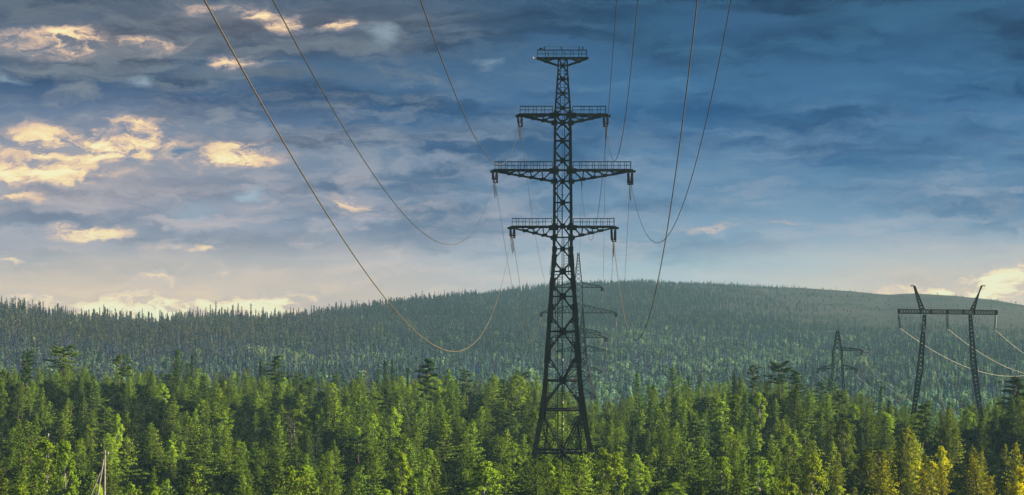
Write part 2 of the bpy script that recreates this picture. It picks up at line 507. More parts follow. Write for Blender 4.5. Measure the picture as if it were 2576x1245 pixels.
def make_ground():
    az = np.concatenate([np.radians(np.linspace(-100, -20, 12)[:-1]), np.linspace(-0.345, 0.345, 240), np.radians(np.linspace(20, 100, 12)[1:])])
    ds = np.concatenate([np.linspace(2, 390, 60), np.linspace(396, 1100, 120), np.linspace(1110, 3000, 130), np.linspace(3060, 3500, 8)])
    A, D = np.meshgrid(az, ds)
    # columns near the view keep depth along y; the wide columns turn around the viewer
    X = np.where(np.abs(A) <= 0.35, np.tan(np.clip(A, -0.36, 0.36)) * D, np.sin(A) * D * 1.06)
    Y = np.where(np.abs(A) <= 0.35, D, np.cos(A) * D * 1.06)
    Uc = np.clip(1288 + FOC * np.tan(np.clip(A, -0.36, 0.36)), -2200, 5200)
    Z = ground_ud(Uc, D)
    # ring behind the viewer
    nr, nc = X.shape
    v = np.stack([X, Y, Z], -1).reshape(-1, 3)
    idx = np.arange(nr * nc).reshape(nr, nc)
    q = np.stack([idx[:-1, :-1], idx[:-1, 1:], idx[1:, 1:], idx[1:, :-1]], -1).reshape(-1, 4)
    faces = q.tolist()
    verts = v.tolist()
    o = len(verts)
    ha = np.radians(np.linspace(100, 260, 14))
    rr = [2, 60, 300, 1200, 3500]
    for r in rr:
        for a in ha:
            verts.append((math.sin(a) * r * 1.06, math.cos(a) * r * 1.06, EYE - 3.2 + min(r, 300) * 0.02))
    for i in range(len(rr) - 1):
        for j in range(len(ha) - 1):
            p = o + i * len(ha) + j
            faces.append((p, p + 1, p + len(ha) + 1, p + len(ha)))
    me = bpy.data.meshes.new('ground')
    me.from_pydata(verts, [], faces)
    me.polygons.foreach_set('use_smooth', [True] * len(me.polygons))
    me.materials.append(ground_material())
    ob = bpy.data.objects.new('ground', me)
    COL.objects.link(ob)
    tag(ob, kind='structure', label='wooded valley floor rising to a long rounded hill')


make_ground()

# ------------------------------------------------------------------ pylons
def insulator(a, b, r=0.19, n=14, mat=None, parent=None, taper=1.0):
    """one string of ribbed discs from a to b"""
    a, b = Vector(a), Vector(b)
    pts, rad = [], []
    L = (b - a).length
    pts.append(a)
    rad.append(0.03)
    pts.append(a.lerp(b, 0.07))
    rad.append(0.03)
    for i in range(n):
        for k, q in ((0.02, 0.06), (0.35, r), (0.8, r * 0.8), (0.98, 0.06)):
            pts.append(a.lerp(b, 0.08 + 0.84 * (i + k) / n))
            rad.append(q)
    pts.append(b)
    rad.append(0.04)
    m = MB()
    m.tube(pts, rad, 8)
    return m.build('insulator_string', mat or M_GLASS, parent)


WIRE_FIT = {'LL': (0.024514, -0.17728, 0.0005330), 'LM': (0.020777, -0.16374, 0.0004687), 'LT': (0.016946, -0.15213, 0.0003330),
            'RT': (0.024063, -0.23521, 0.0012490), 'RM': (0.004123, -0.29046, 0.0017743), 'RL': (0.014885, -0.32808, 0.0018015),
            'SW': (0.014448, -0.26617, 0.0015690)}
WIRE_END = {'LL': (1289, 585), 'LM': (1245, 445), 'LT': (1308, 303), 'RT': (1524, 303), 'RM': (1585, 450), 'RL': (1543, 590), 'SW': (1463, 455)}
D1 = 375.0
S1 = FOC / D1                                  # 16 picture units per metre at the nearest pylon


def wire_point(k, t):
    m, b, c = WIRE_FIT[k]
    p = P(WIRE_END[k][0], WIRE_END[k][1], D1)
    return Vector((p.x - m * t, D1 - t, p.z + b * t + c * t * t))


def big_pylon():
    base_y, cu = 1245.0, 1415.5
    root = empty('lattice_pylon', P(cu, base_y, D1))
    tag(root, 'tall near-black lattice pylon with three railed crossarms and a railed top platform', 'pylon', 'pylons of the main line')
    prof_y = [147, 165, 199, 235, 271, 288, 309, 456, 626, 745, 833, 957, 1030, 1135, 1245]
    prof_h = [12, 12.3, 15, 17.5, 20.5, 21.5, 22, 23.6, 25, 34, 40, 48.5, 55, 75.5, 98]
    th_y = [147, 288, 309, 456, 619, 627, 833, 1030, 1245]
    th_w = [0.20, 0.25, 0.34, 0.38, 0.42, 0.56, 0.6, 0.66, 0.66]

    def H(y):
        return (np.interp(y, prof_y, prof_h) / S1) - np.interp(y, th_y, th_w) / 2

    def Z(y):
        return (base_y - y) / S1

    def X(u):
        return (u - cu) / S1
    # four legs, each a built-up corner column with splice sleeves
    ys = [147, 183, 217, 253, 288, 309, 380, 456, 540, 619, 627, 745, 833, 957, 1030, 1135, 1245]
    for sx in (-1, 1):
        for sy in (-1, 1):
            m = MB()
            for a, b in zip(ys[:-1], ys[1:]):
                w = float(np.interp((a + b) / 2, th_y, th_w))
                m.bar((sx * H(a), sy * H(a), Z(a)), (sx * H(b), sy * H(b), Z(b)), w)
            for y, l, g in ((199, .5, .12), (288, 1.1, .3), (309, .8, .22), (428, 1.1, .28), (456, .8, .24), (570, 1.0, .28), (598, 1.0, .3), (627, .8, .16), (655, 1.9, .2), (714, 1.9, .22),
                            (788, 3.0, .26), (888, 3.2, .3), (1022, 3.0, .34)):
                w = float(np.interp(y, th_y, th_w)) + g
                dz = l / 2
                ya, yb = y - dz * S1, y + dz * S1
                m.bar((sx * (H(ya) - g * .25), sy * (H(ya) - g * .25), Z(ya)), (sx * (H(yb) - g * .25), sy * (H(yb) - g * .25), Z(yb)), w)
            m.box((sx * H(1240), sy * H(1240), 0.1), 1.3, 1.3, 0.9)
            m.build('leg', M_STEEL, root)

    def face_pt(f, y, s):
        """point on face f at height y; s from -1 (one leg) to 1 (the other)"""
        h = H(y)
        return {0: (s * h, -h, Z(y)), 1: (s * h, h, Z(y)), 2: (-h, s * h, Z(y)), 3: (h, s * h, Z(y))}[f]
    cents = [165, 199, 235, 271, 309, 354, 403.7, 456, 509.4, 568.7, 626, 682.7, 745.5, 833.4, 957]
    legn = [182, 217, 253, 290, 331, 379, 430, 480, 539, 598, 655, 714, 789, 888]
    for f in range(4):
        m = MB()
        s_ = 1.0 if f < 2 else 0.8

        def link(ya, sa, yb, sb, w):
            m.bar(face_pt(f, ya, sa), face_pt(f, yb, sb), w, w * 0.7)
        for i, y in enumerate(cents):
            w = 0.15 if y < 300 else (0.2 if y < 640 else 0.27)
            link(y, -1, y, 1, w * 1.15)
            g = (0.5 if y < 300 else 0.75 if y < 640 else 1.0)
            c = Vector(face_pt(f, y, 0))
            if f < 2:
                m.box(c, g, 0.09, g)
            else:
                m.box(c, 0.09, g, g)
            for yl in ([legn[i - 1]] if i > 0 else []) + ([legn[i]] if i < len(legn) else [1022]):
                for sgn in (-1, 1):
                    link(y, 0, yl, sgn, w)
        link(147, -1, 165, 0, 0.14)
        link(147, 1, 165, 0, 0.14)
        for y in (288, 428, 571, 597, 1030):
            link(y, -1, y, 1, 0.34 if y == 1030 else 0.24)
        link(1135, -1, 1135, 1, 0.42)
        m.bar(face_pt(f, 1124, -.1), face_pt(f, 1146, .1), 0.5)
        for sgn in (-1, 1):
            link(1040, sgn * .95, 1135, sgn * .02, 0.27)
            link(1135, 0, 1243, sgn * .93, 0.27)
            # secondary struts between the long diagonals and the legs
            for (ya, yb, yc_, yd) in ((682.7, 714, 700, None),):
                pass
            for (yl, yc_) in ((789, 745.5), (789, 833.4), (888, 833.4), (888, 957), (1022, 957)):
                ym = (yl + yc_) / 2
                frac = 0.5
                link(ym, sgn * frac, ym, sgn * 0.98, 0.13)
                link(ym, sgn * frac, yl * .72 + yc_ * .28, sgn * .98, 0.12)
                link(ym, sgn * .98, yl * .78 + yc_ * .22, sgn * .78, 0.1)
            for q in (0.33, 0.66):
                y = 1040 + q * 95
                link(y, sgn * (1 - q) * .98, y, sgn * .97, 0.15)
                link(y, sgn * (1 - q) * .98, 1040 + (q - .28) * 95, sgn * .97, 0.13)
                link(y, sgn * (1 - q) * .98, 1135, sgn * (1 - q * .55) * .8, 0.13)
                link(y, sgn * (1 - q * .5), min(1135, y + 30), sgn * (1 - q * .9), 0.1)
            link(1135, sgn * .55, 1188, sgn * .95, 0.14)
            link(1160, sgn * .96, 1190, sgn * .5, 0.13)
        m.build('lattice_bracing', M_STEEL, root)
    # plan diaphragms
    for y in (165, 309, 456, 626, 745.5, 957, 1030, 1135):
        m = MB()
        h = H(y)
        m.bar((-h, -h, Z(y)), (h, h, Z(y)), 0.12)
        m.bar((-h, h, Z(y)), (h, -h, Z(y)), 0.12)
        m.build('plan_bracing', M_STEEL, root)

    # crossarms with railings
    def railing(parent, x0, x1, zd, dep, step, cut=None):
        m = MB()
        h = 1.15
        n = max(2, int(round(abs(x1 - x0) / step)))
        for sy, off in ((-1, 0.0), (1, 0.37)):
            yy = sy * dep / 2
            m.bar((x0, yy, zd + h), (x1, yy, zd + h), 0.075)
            m.bar((x0, yy, zd + h * .52), (x1, yy, zd + h * .52), 0.045)
            for i in range(n + 1):
                x = x0 + (x1 - x0) * min(1.0, (i + off * (0 < i < n)) / n)
                m.bar((x, yy, zd), (x, yy, zd + h), 0.075)
        for x in (x0, x1) if cut is None else (x1,):
            m.bar((x, -dep / 2, zd + h), (x, dep / 2, zd + h), 0.075)
            m.bar((x, -dep / 2, zd + h * .52), (x, dep / 2, zd + h * .52), 0.045)
        return m.build('railing', M_STEEL, parent)

    strings = []
    for (yd, ylo, ul, ur, npan) in ((289, 309, 1303, 1529, 2), (428.5, 456.5, 1240, 1592, 4), (571, 598, 1283, 1550, 3)):
        for side, ut in ((-1, ul), (1, ur)):
            xt = X(ut)
            hb = side * (H(yd) + 0.1)
            zt, zl = Z(yd), Z(ylo)
            m = MB()
            dep_b, dep_t = 2 * H(yd), 1.3
            N = npan + 1
            for sy in (-1, 1):
                A0, A1 = Vector((hb, sy * dep_b / 2, zt)), Vector((xt, sy * dep_t / 2, zt))
                B0, B1 = Vector((hb, sy * dep_b / 2, zl)), Vector((xt - side * 1.0, sy * dep_t / 2, zt - 0.28))
                m.bar(A0, A1, 0.2, 0.3)
                m.bar(B0, B1, 0.17, 0.22)
                for i in range(1, N):
                    a, b = A0.lerp(A1, i / N), B0.lerp(B1, i / N)
                    m.bar(a, b, 0.13)
                    m.bar(b + Vector((-.45, 0, 0)), b + Vector((.45, 0, .12)), 0.1, 0.42)
                    m.bar(b, A0.lerp(A1, (i - 1) / N) + Vector((side * .3, 0, -.1)), 0.12)
                    if i % 2 == 0 or npan == 2:
                        m.bar(a + Vector((-.55, 0, -.1)), a + Vector((.55, 0, -.1)), 0.1, 0.4)
                m.box((hb, sy * dep_b / 2, zt - .1), 1.5, 0.12, 0.75)
                m.box((hb, sy * dep_b / 2, zl), 0.9, 0.12, 0.6)
            for i in range(N + 1):
                q = i / N
                xx = hb + (xt - hb) * q
                dp = dep_b + (dep_t - dep_b) * q
                m.bar((xx, -dp / 2, zt), (xx, dp / 2, zt), 0.12)
            m.box((xt - side * .35, 0, zt - 0.18), 1.5, dep_t + .2, 0.32)
            arm = m.build('crossarm', M_STEEL, root)
            d = MB()
            x_in = side * (H(yd) + 0.35)
            d.box(((x_in + xt - side * .35) / 2, 0, zt + 0.19), abs(xt - side * .35 - x_in), 1.25, 0.05)
            d.build('walkway', M_STEEL, arm)
            railing(arm, x_in, xt - side * .33, zt + 0.2, 1.3, 1.05 if npan > 2 else 1.35, cut=1)
    # top platform
    m = MB()
    zt, zl = Z(147), Z(165.5)
    for sy in (-1, 1):
        m.bar((X(1349.6), sy * .75, zt), (X(1480), sy * .75, zt), 0.24, 0.22)
        for side in (-1, 1):
            tip = Vector((X(1415 + side * 64), sy * .75, zt))
            foot = Vector((side * H(165), sy * H(165), zl))
            m.bar(tip, foot, 0.2)
            q = tip.lerp(foot, .45)
            m.bar(q, (q.x, q.y, zt), 0.16)
            m.bar(q, (q.x - side * 1.2, q.y, zt), 0.14)
            m.box(q + Vector((0, 0, .03)), .7, .1, .3)
    for i in range(9):
        x = X(1349.6) + i * (X(1480) - X(1349.6)) / 8
        m.bar((x, -.8, zt), (x, .8, zt), 0.12)
    plat = m.build('top_platform', M_STEEL, root)
    d = MB()
    d.box((X(1415), 0, zt + .14), X(1478) - X(1352), 1.4, 0.05)
    d.build('walkway', M_STEEL, plat)
    railing(plat, X(1351.5), X(1476), zt + .15, 1.45, 1.3)
    d = MB()
    zr = zt + 1.32
    for u in (1369.5, 1412.5, 1457, 1466):
        d.tube([(X(u), -.6, zr), (X(u), -.6, zr + .22), (X(u), -.6, zr + .5)], [.05, .11, .09], 8)
    d.bar((X(1369.5), -.6, zr + .46), (X(1457), -.6, zr + .42), 0.035)
    d.tube([(X(1357), -.6, zr), (X(1360), -.6, zr + .25), (X(1366), -.6, zr + .1)], [.14, .2, .08], 6)
    d.build('lightning_conductor', M_STEEL, plat)
    d = MB()
    d.tube([(X(1350), -.6, zt), (X(1344.5), -.6, zt - .02), (X(1343.5), -.6, zt - .02), (X(1341.5), -.6, zt - .02), (X(1340), -.6, zt - .02)], [.06, .06, .2, .24, .1], 8)
    d.build('warning_lamp', M_WHITE, plat)

    # ladder flights, alternating sides
    for (y0, y1, u0, u1) in ((150, 286, 1409.5, 1421), (288, 456, 1420, 1432), (456, 597, 1402.5, 1414), (598, 690, 1418.5, 1430), (690, 1180, 1403, 1414)):
        m = MB()
        for u in (u0, u1):
            m.bar((X(u), 0, Z(y0)), (X(u), 0, Z(y1)), 0.11)
        zz = Z(y1)
        while zz < Z(y0):
            m.bar((X(u0), 0, zz), (X(u1), 0, zz), 0.045)
            zz += 0.42
        z2 = Z(y1) + 1.5
        while z2 < Z(y0):
            m.bar((X(u0) - .35, 0, z2), (X(u1) + .35, 0, z2), 0.05)
            m.bar((X(u0) - .35, 0, z2), (X(u0) - .35, .6, z2), 0.05)
            m.bar((X(u1) + .35, 0, z2), (X(u1) + .35, .6, z2), 0.05)
            z2 += 2.6
        m.bar((X(u0) - .35, .3, Z(y0)), (X(u0) - .35, .3, Z(y1)), 0.05)
        m.build('ladder', M_STEEL, root)
    m = MB()
    m.box((0, 0, Z(690)), 4.0, 2.6, 0.08)
    for sx in (-1, 1):
        m.bar((sx * 2, -1.3, Z(690)), (sx * 2, -1.3, Z(672)), .07)
        m.bar((0, -1.3, Z(690)), (0, -1.3, Z(672)), .07)
    m.bar((-2, -1.3, Z(672)), (2, -1.3, Z(672)), .07)
    m.build('rest_platform', M_STEEL, root)
    for (u, y) in ((1416, 471), (1416, 492), (1416, 850), (1416.5, 1048), (1416.5, 1066), (1416.5, 1080), (1416, 745), (1416, 905), (1416, 1012)):
        m = MB()
        m.tube([(X(u), -.25, Z(y) - .16), (X(u), -.25, Z(y) - .1), (X(u), -.25, Z(y) + .1), (X(u), -.25, Z(y) + .16)], [.03, .08, .08, .03], 8)
        m.build('white_stud', M_WHITE, root)  # small white studs set along the cable riser
    m = MB()
    m.bar((X(1415), -.2, Z(456)), (X(1415), -.2, Z(1180)), 0.06)
    m.build('cable_riser', M_STEEL, root)

    # tension strings and jumper loops at the six arm ends; shield wire clamp
    o = root.location
    for k in ('LL', 'LM', 'LT', 'RT', 'RM', 'RL'):
        e = wire_point(k, 0) - o
        fr = wire_point(k, 3.7) - o
        bk = Vector((e.x + .1, 3.6, e.z - .75))
        tz = Z({'L': 571, 'M': 428.5, 'T': 289}[k[1]]) - 0.3
        for dx in (-.3, .3):
            insulator((e.x + dx, -.55, tz), (fr.x + dx * .8, fr.y + .2, fr.z + .05), 0.17, 16, M_GLASS, root)
            insulator((e.x + dx, .55, tz), (bk.x + dx * .8, bk.y - .2, bk.z + .05), 0.17, 16, M_GLASS, root)
        for q in (fr, bk):
            m = MB()
            m.box(q + Vector((0, 0, 0.03)), .75, .25, .14)
            m.build('yoke_plate', M_STEEL, root)
        sgn = 1 if k[0] == 'L' else 0.15
        for off in (0.0, 0.22):
            pts = []
            for i in range(17):
                s = -1 + i / 8
                p = fr.lerp(bk, i / 16)
                pts.append((p.x - sgn * off + sgn * .25 * math.sin(i / 16 * math.pi), p.y, p.z - (2.3 + off) * (1 - abs(s) ** 2.4)))
            m = MB()
            m.tube(pts, 0.035, 5)
            m.build('jumper_cable', M_WIRE_D, root)
    e = wire_point('SW', 0) - o
    m = MB()
    m.bar((e.x, -.4, e.z + .5), (e.x, -.4, e.z - .1), .07)
    m.tube([(e.x, -.4, e.z - .05), (e.x + .03, -.6, e.z - .5), (e.x + .06, -.9, e.z - .9)], [.05, .1, .05], 6)
    m.build('shield_wire_clamp', M_STEEL, root)
    return root


def lattice_leg_face(m, pa, pb, pc, pd, n, w):
    """zig-zag X bracing between two edges pa-pb and pc-pd"""
    for i in range(n):
        a, b = pa.lerp(pb, i / n), pa.lerp(pb, (i + 1) / n)
        c, d = pc.lerp(pd, i / n), pc.lerp(pd, (i + 1) / n)
        m.bar(a, d, w)
        m.bar(c, b, w)


def small_pylon(name_label, d, cu, base_y, prof, arms, rz, group, mat, string_dir, leg_w=0.2, wd=0.1, hang=None):
    """slim square lattice pylon with a pointed peak. prof: (row, half width) ; arms: (side, row, reach, rise)"""
    S = FOC / d
    root = empty('lattice_pylon', P(cu, base_y, d), rz)
    tag(root, name_label, 'pylon', group)
    ys = [p[0] for p in prof]
    hs = [p[1] / S for p in prof]
    Z = lambda y: (base_y - y) / S
    H = lambda y: float(np.interp(y, ys, hs))
    for sx in (-1, 1):
        for sy in (-1, 1):
            m = MB()
            for a, b in zip(ys[:-1], ys[1:]):
                m.bar((sx * H(a), sy * H(a), Z(a)), (sx * H(b), sy * H(b), Z(b)), leg_w)
            m.build('leg', mat, root)
    m = MB()
    y = ys[0] + 3
    while y < ys[-1] - 2:
        h = max(H(y) * 1.7, 0.9)
        y2 = min(ys[-1], y + h * S)
        for f in range(4):
            def fp(yy, s):
                hh = H(yy)
                return Vector({0: (s * hh, -hh, Z(yy)), 1: (s * hh, hh, Z(yy)), 2: (-hh, s * hh, Z(yy)), 3: (hh, s * hh, Z(yy))}[f])
            m.bar(fp(y, -1), fp(y2, 1), wd)
            m.bar(fp(y, 1), fp(y2, -1), wd)
            if H(y) > 1.8:
                m.bar(fp(y, -1), fp(y, 1), wd)
        y = y2
    m.build('lattice_bracing', mat, root)
    tips = []
    for (side, row, reach, rise) in arms:
        m = MB()
        xt = side * reach / S
        zb, hb = Z(row), H(row)
        hb2 = H(row - rise)
        for sy in (-1, 1):
            A0, A1 = Vector((side * hb, sy * hb, zb)), Vector((xt, sy * .35, zb))
            B0, B1 = Vector((side * hb2, sy * hb2, zb + rise / S)), Vector((xt - side * .9, sy * .35, zb + 0.45))
            m.bar(A0, A1, leg_w * .9)
            m.bar(B0, B1, leg_w * .9)
            m.bar(B1, A1, leg_w * .9)
            n = max(3, int(abs(xt) / 1.6))
            for i in range(n):
                m.bar(A0.lerp(A1, i / n), B0.lerp(B1, (i + .5) / n), wd)
                m.bar(B0.lerp(B1, (i + .5) / n), A0.lerp(A1, (i + 1) / n), wd)
        m.box((xt, 0, zb - .1), .5, .9, .3)
        m.build('crossarm', mat, root)
        tips.append(Vector((xt, 0, zb - .25)))
    ends = []
    M = Matrix.Rotation(rz, 4, 'Z')
    for t, (side, row, reach, rise) in zip(tips, arms):
        fr = t + Vector((0, -2.6, -1.0))
        bkdir = Vector(string_dir)
        bk = t + bkdir
        for dx in (-.28, .28):
            insulator(t + Vector((dx, -.3, 0)), fr + Vector((dx, 0, 0)), 0.19, 9, M_GLASS, root)
            insulator(t + Vector((dx * .5, .2, .1)), bk + Vector((dx * .5, 0, 0)), 0.19, 9, M_GLASS, root)
        m = MB()
        pts = []
        for i in range(13):
            s = -1 + i / 6
            p = fr.lerp(t + bkdir * .9, i / 12)
            pts.append(p + Vector((0, 0, -3.2 * (1 - abs(s) ** 2.2))))
        m.tube(pts, 0.04, 5)
        m.build('jumper_cable', M_WIRE, root)
        ends.append((root.location + M @ fr, root.location + M @ bk))
    return root, ends


PYLON1 = big_pylon()
R2, ENDS2 = small_pylon('slim pylon with a pointed peak standing just behind the tall railed pylon', 750.0, 1455.0, 1085.0,
                        [(636, 1.6), (720, 9.5), (790, 11.5), (850, 14.5), (905, 20), (989, 40), (1085, 62)],
                        [(-1, 723, 60, 13), (1, 723, 60, 13), (-1, 787, 94, 21), (1, 787, 94, 21), (-1, 849, 69, 15), (1, 849, 69, 15)],
                        -0.035, 'pylons of the main line', M_STEEL2, (0.3, 2.5, -0.9), 0.26, 0.13)
R3, ENDS3 = small_pylon('farthest pylon of the main line, its long insulators slanting out to the right', 979.0, 1466.0, 1062.0,
                        [(776, 1.2), (832, 6.5), (885, 9), (931, 13), (975, 25), (1062, 46)],
                        [(-1, 836, 44, 9), (1, 836, 44, 9), (-1, 883, 65, 15), (1, 883, 65, 15), (-1, 931, 46, 10), (1, 931, 46, 10)],
                        -0.12, 'pylons of the main line', M_STEEL2, (2.7, 1.2, -0.35), 0.26, 0.13)
R4, ENDS4 = small_pylon('small lone pylon with two low arms and one high arm, left of the two-legged portal', 670.0, 2107.0, 1052.0,
                        [(830, 2), (882, 10.5), (928, 12.5), (975, 15.5), (1052, 24)],
                        [(1, 881, 62, 7), (-1, 928, 48, 11), (1, 928, 48, 11)],
                        -0.3, 'pylons of the side line', M_STEEL2, (2.0, 1.1, -0.5), 0.19, 0.095)


def portal_pylon():
    d = 545.0
    S = FOC / d
    base = P(2382, 1074, d)
    root = empty('portal_pylon', base)
    tag(root, 'brown two-legged portal pylon with a long level lattice beam and two raised horns', 'pylon', 'pylons of the side line')
    L = lambda u, y: Vector(((u - 2382) / S, 0, (1074 - y) / S))

    def truss(m, a, b, wa, wb, n, w, depth_a=None, depth_b=None):
        ax = (b - a).normalized()
        side = ax.cross(Vector((0, 1, 0))).normalized()
        da, db = depth_a or wa, depth_b or wb
        cor = []
        for sx, sy in ((-1, -1), (1, -1), (1, 1), (-1, 1)):
            cor.append((a + side * sx * wa / 2 + Vector((0, sy * da / 2, 0)), b + side * sx * wb / 2 + Vector((0, sy * db / 2, 0))))
        for p, q in cor:
            m.bar(p, q, w)
        for i in range(4):
            lattice_leg_face(m, cor[i][0], cor[i][1], cor[(i + 1) % 4][0], cor[(i + 1) % 4][1], n, w * .62)
    # beam
    m = MB()
    truss(m, L(2260.2, 783), L(2507, 786), 1.0, 0.98, 34, 0.15, 1.1, 1.1)
    for u, y in ((2260.4, 783), (2315.5, 784), (2342, 784), (2383, 784.5), (2423.5, 785), (2450.5, 785.5), (2506.8, 786)):
        m.bar(L(u, y - 6) + Vector((0, -.55, 0)), L(u, y + 6) + Vector((0, -.55, 0)), .28)
        m.bar(L(u, y - 6) + Vector((0, .55, 0)), L(u, y + 6) + Vector((0, .55, 0)), .28)
    beam = m.build('crossbeam', M_RUST, root)
    for (ut, um, ub, ym, yb) in ((2326, 2315, 2293, 925, 1072), (2440.5, 2450, 2471, 925, 1072)):
        m = MB()
        mid = L(um, ym)
        truss(m, L(ut, 791), mid, 0.55, 1.15, 13, 0.16)
        truss(m, mid, L(ub, yb), 1.15, 0.6, 15, 0.16)
        m.box(L(ub, yb) + Vector((0, 0, -.1)), 1.2, 1.2, .8)
        m.build('leg', M_RUST, root)
    for (u0, u1, ut, tip) in ((2314.5, 2325.5, 2299.8, 2291.5), (2451, 2441, 2469.6, 2478)):
        m = MB()
        a, b = L(u0, 780), L(u1, 780)
        top = L(ut, 718.5)
        for sy in (-1, 1):
            o = Vector((0, sy * .5, 0))
            for q in (a, b):
                m.bar(q + o, top + Vector((.15 if q == b else -.15, sy * .12, 0)), .17)
            lattice_leg_face(m, a + o, top + o * .3, b + o, top + o * .3, 8, .1)
        m.bar(top, L(tip, 718), .18)
        m.bar(L(tip, 718), L(tip, 722), .1)
        m.build('shield_wire_horn', M_RUST, root)
    ends = []
    for (u0, u1, y1) in ((2261.5, 2264.4, 824), (2383.5, 2384, 825.5), (2505.5, 2503.5, 828)):
        a, b = L(u0, 790), L(u1, y1)
        insulator(a + Vector((-.17, 0, 0)), b + Vector((-.12, 0, 0)), .13, 18, M_GLASS, root)
        insulator(a + Vector((.17, .1, 0)), b + Vector((.14, .1, 0)), .13, 18, M_GLASS2, root)
        m = MB()
        m.bar(b + Vector((-.45, 0, 0)), b + Vector((.45, 0, .02)), .1)
        m.build('yoke_plate', M_RUST, root)
        ends.append(base + b + Vector((0, 0, -.1)))
    for (u, y, ue, dy) in ((2316, 790, 2362, -14), (2316, 790, 2356, 14), (2450, 790, 2404, -16), (2450, 790, 2412, 14)):
        m = MB()
        e = L(ue, 1074) + Vector((0, dy, 0))
        m.tube([L(u, y), e], .03, 5)
        m.build('guy_wire', M_WIRE_D, root)
    return root, ends


PORTAL, PEND = portal_pylon()


# ------------------------------------------------------------------ overhead lines
def sag_line(a, b, sag, n=40, t0=0.0, t1=1.0):
    out = []
    for i in range(n + 1):
        q = t0 + (t1 - t0) * i / n
        p = Vector(a).lerp(Vector(b), q)
        p.z -= 4 * sag * q * (1 - q)
        out.append(p)
    return out


def cable(name, pts, r, mat, label, group):
    m = MB()
    m.tube(pts, r, 6)
    o = m.build(name, mat, None, True)
    tag(o, label, 'cable', group)
    return o


NEAR_L = {'LT': 'conductor from the tall pylon\'s top left arm, crossing the sky to the upper left',
          'LM': 'conductor dipping low left of the tall pylon, hung from its widest left arm',
          'LL': 'lowest golden conductor, swooping deep below the tall pylon\'s bottom left arm',
          'RT': 'short steep conductor hung from the tall pylon\'s top right arm',
          'RM': 'conductor dipping right of the tall pylon, hung from its widest right arm',
          'RL': 'deepest conductor right of the tall pylon, hung from its bottom right arm'}
for k in ('LT', 'LM', 'LL', 'RT', 'RM', 'RL'):
    ts = np.concatenate([np.linspace(3.7, 60, 60), np.linspace(62, 345, 110)])
    pts = [wire_point(k, t) for t in ts]
    dlast = pts[-1] - pts[-2]
    pts.append(pts[-1] + dlast * 8)
    cable('power_cable', pts, 0.026 if k[0] == 'L' else 0.044 if k == 'RL' else 0.038, M_WIRE if k in ('LL', 'RL') else M_WIRE_K, NEAR_L[k], 'conductors running from the tall pylon towards the viewer')
ts = np.concatenate([np.linspace(0.9, 60, 60), np.linspace(62, 330, 90)])
cable('shield_cable', [wire_point('SW', t) for t in ts], 0.024, M_WIRE_D,
      'thin shield wire rising almost straight up just right of the tall pylon', 'shield wires of the main line')
FAR_L = {'LT': ('thin conductor from the tall pylon\'s top left arm down to the slim pylon behind', 0, 9),
         'LM': ('thin conductor looping from the tall pylon\'s widest left arm to the slim pylon', 2, 15),
         'LL': ('thin conductor from the tall pylon\'s bottom left arm down to the slim pylon\'s lowest arm', 4, 13),
         'RT': ('thin conductor from the tall pylon\'s top right arm down to the slim pylon behind', 1, 9),
         'RM': ('thin conductor looping from the tall pylon\'s widest right arm to the slim pylon', 3, 14),
         'RL': ('thin conductor from the tall pylon\'s bottom right arm down to the slim pylon\'s lowest arm', 5, 11)}
for k, (lab, i, sg) in FAR_L.items():
    e = wire_point(k, 0)
    a = Vector((e.x + .1, D1 + 3.6, e.z - .75))
    cable('power_cable', sag_line(a, ENDS2[i][0], sg, 60), 0.03, M_WIRE, lab, 'conductors between the tall pylon and the slim pylon')
e = wire_point('SW', 0)
cable('shield_cable', sag_line(e + Vector((0, .2, -.2)), R2.location + Vector((0, 0, (1085 - 637) / 8.0)), 6, 40), 0.02, M_WIRE_D,
      'thin shield wire running back to the slim pylon\'s pointed peak', 'shield wires of the main line')
for i in range(6):
    cable('power_cable', sag_line(ENDS2[i][1], ENDS3[i][0], 6, 24), 0.022, M_WIRE,
          'faint conductor from the slim pylon to the farthest pylon, ' + ['top left', 'top right', 'widest left', 'widest right', 'bottom left', 'bottom right'][i] + ' arm',
          'conductors between the slim and the farthest pylon')
for p, nm in zip(PEND, ('left', 'middle', 'right')):
    b = p + Vector((105, 280, -13))
    cable('power_cable', sag_line(p, b, 9, 40), 0.036, M_WIRE_B, 'bright conductor falling to the right from the portal pylon\'s ' + nm + ' insulator', 'conductors of the portal pylon')
    a2 = p + Vector((-.25 * 90, -90, -17.5))
    cable('power_cable', sag_line(p, a2, 2.5, 24), 0.018, M_WIRE_D, 'thin dark conductor dropping leftwards from the portal pylon\'s ' + nm + ' insulator', 'conductors of the portal pylon')
for (f, b), nm in zip(ENDS4, ('high', 'low left', 'low right')):
    cable('power_cable', sag_line(f, P(2300 if nm != 'low left' else 2215, 1012, 560), 2.0, 24), 0.034, M_WIRE_B,
          'pale conductor falling right from the small lone pylon\'s ' + nm + ' arm', 'conductors of the small lone pylon')


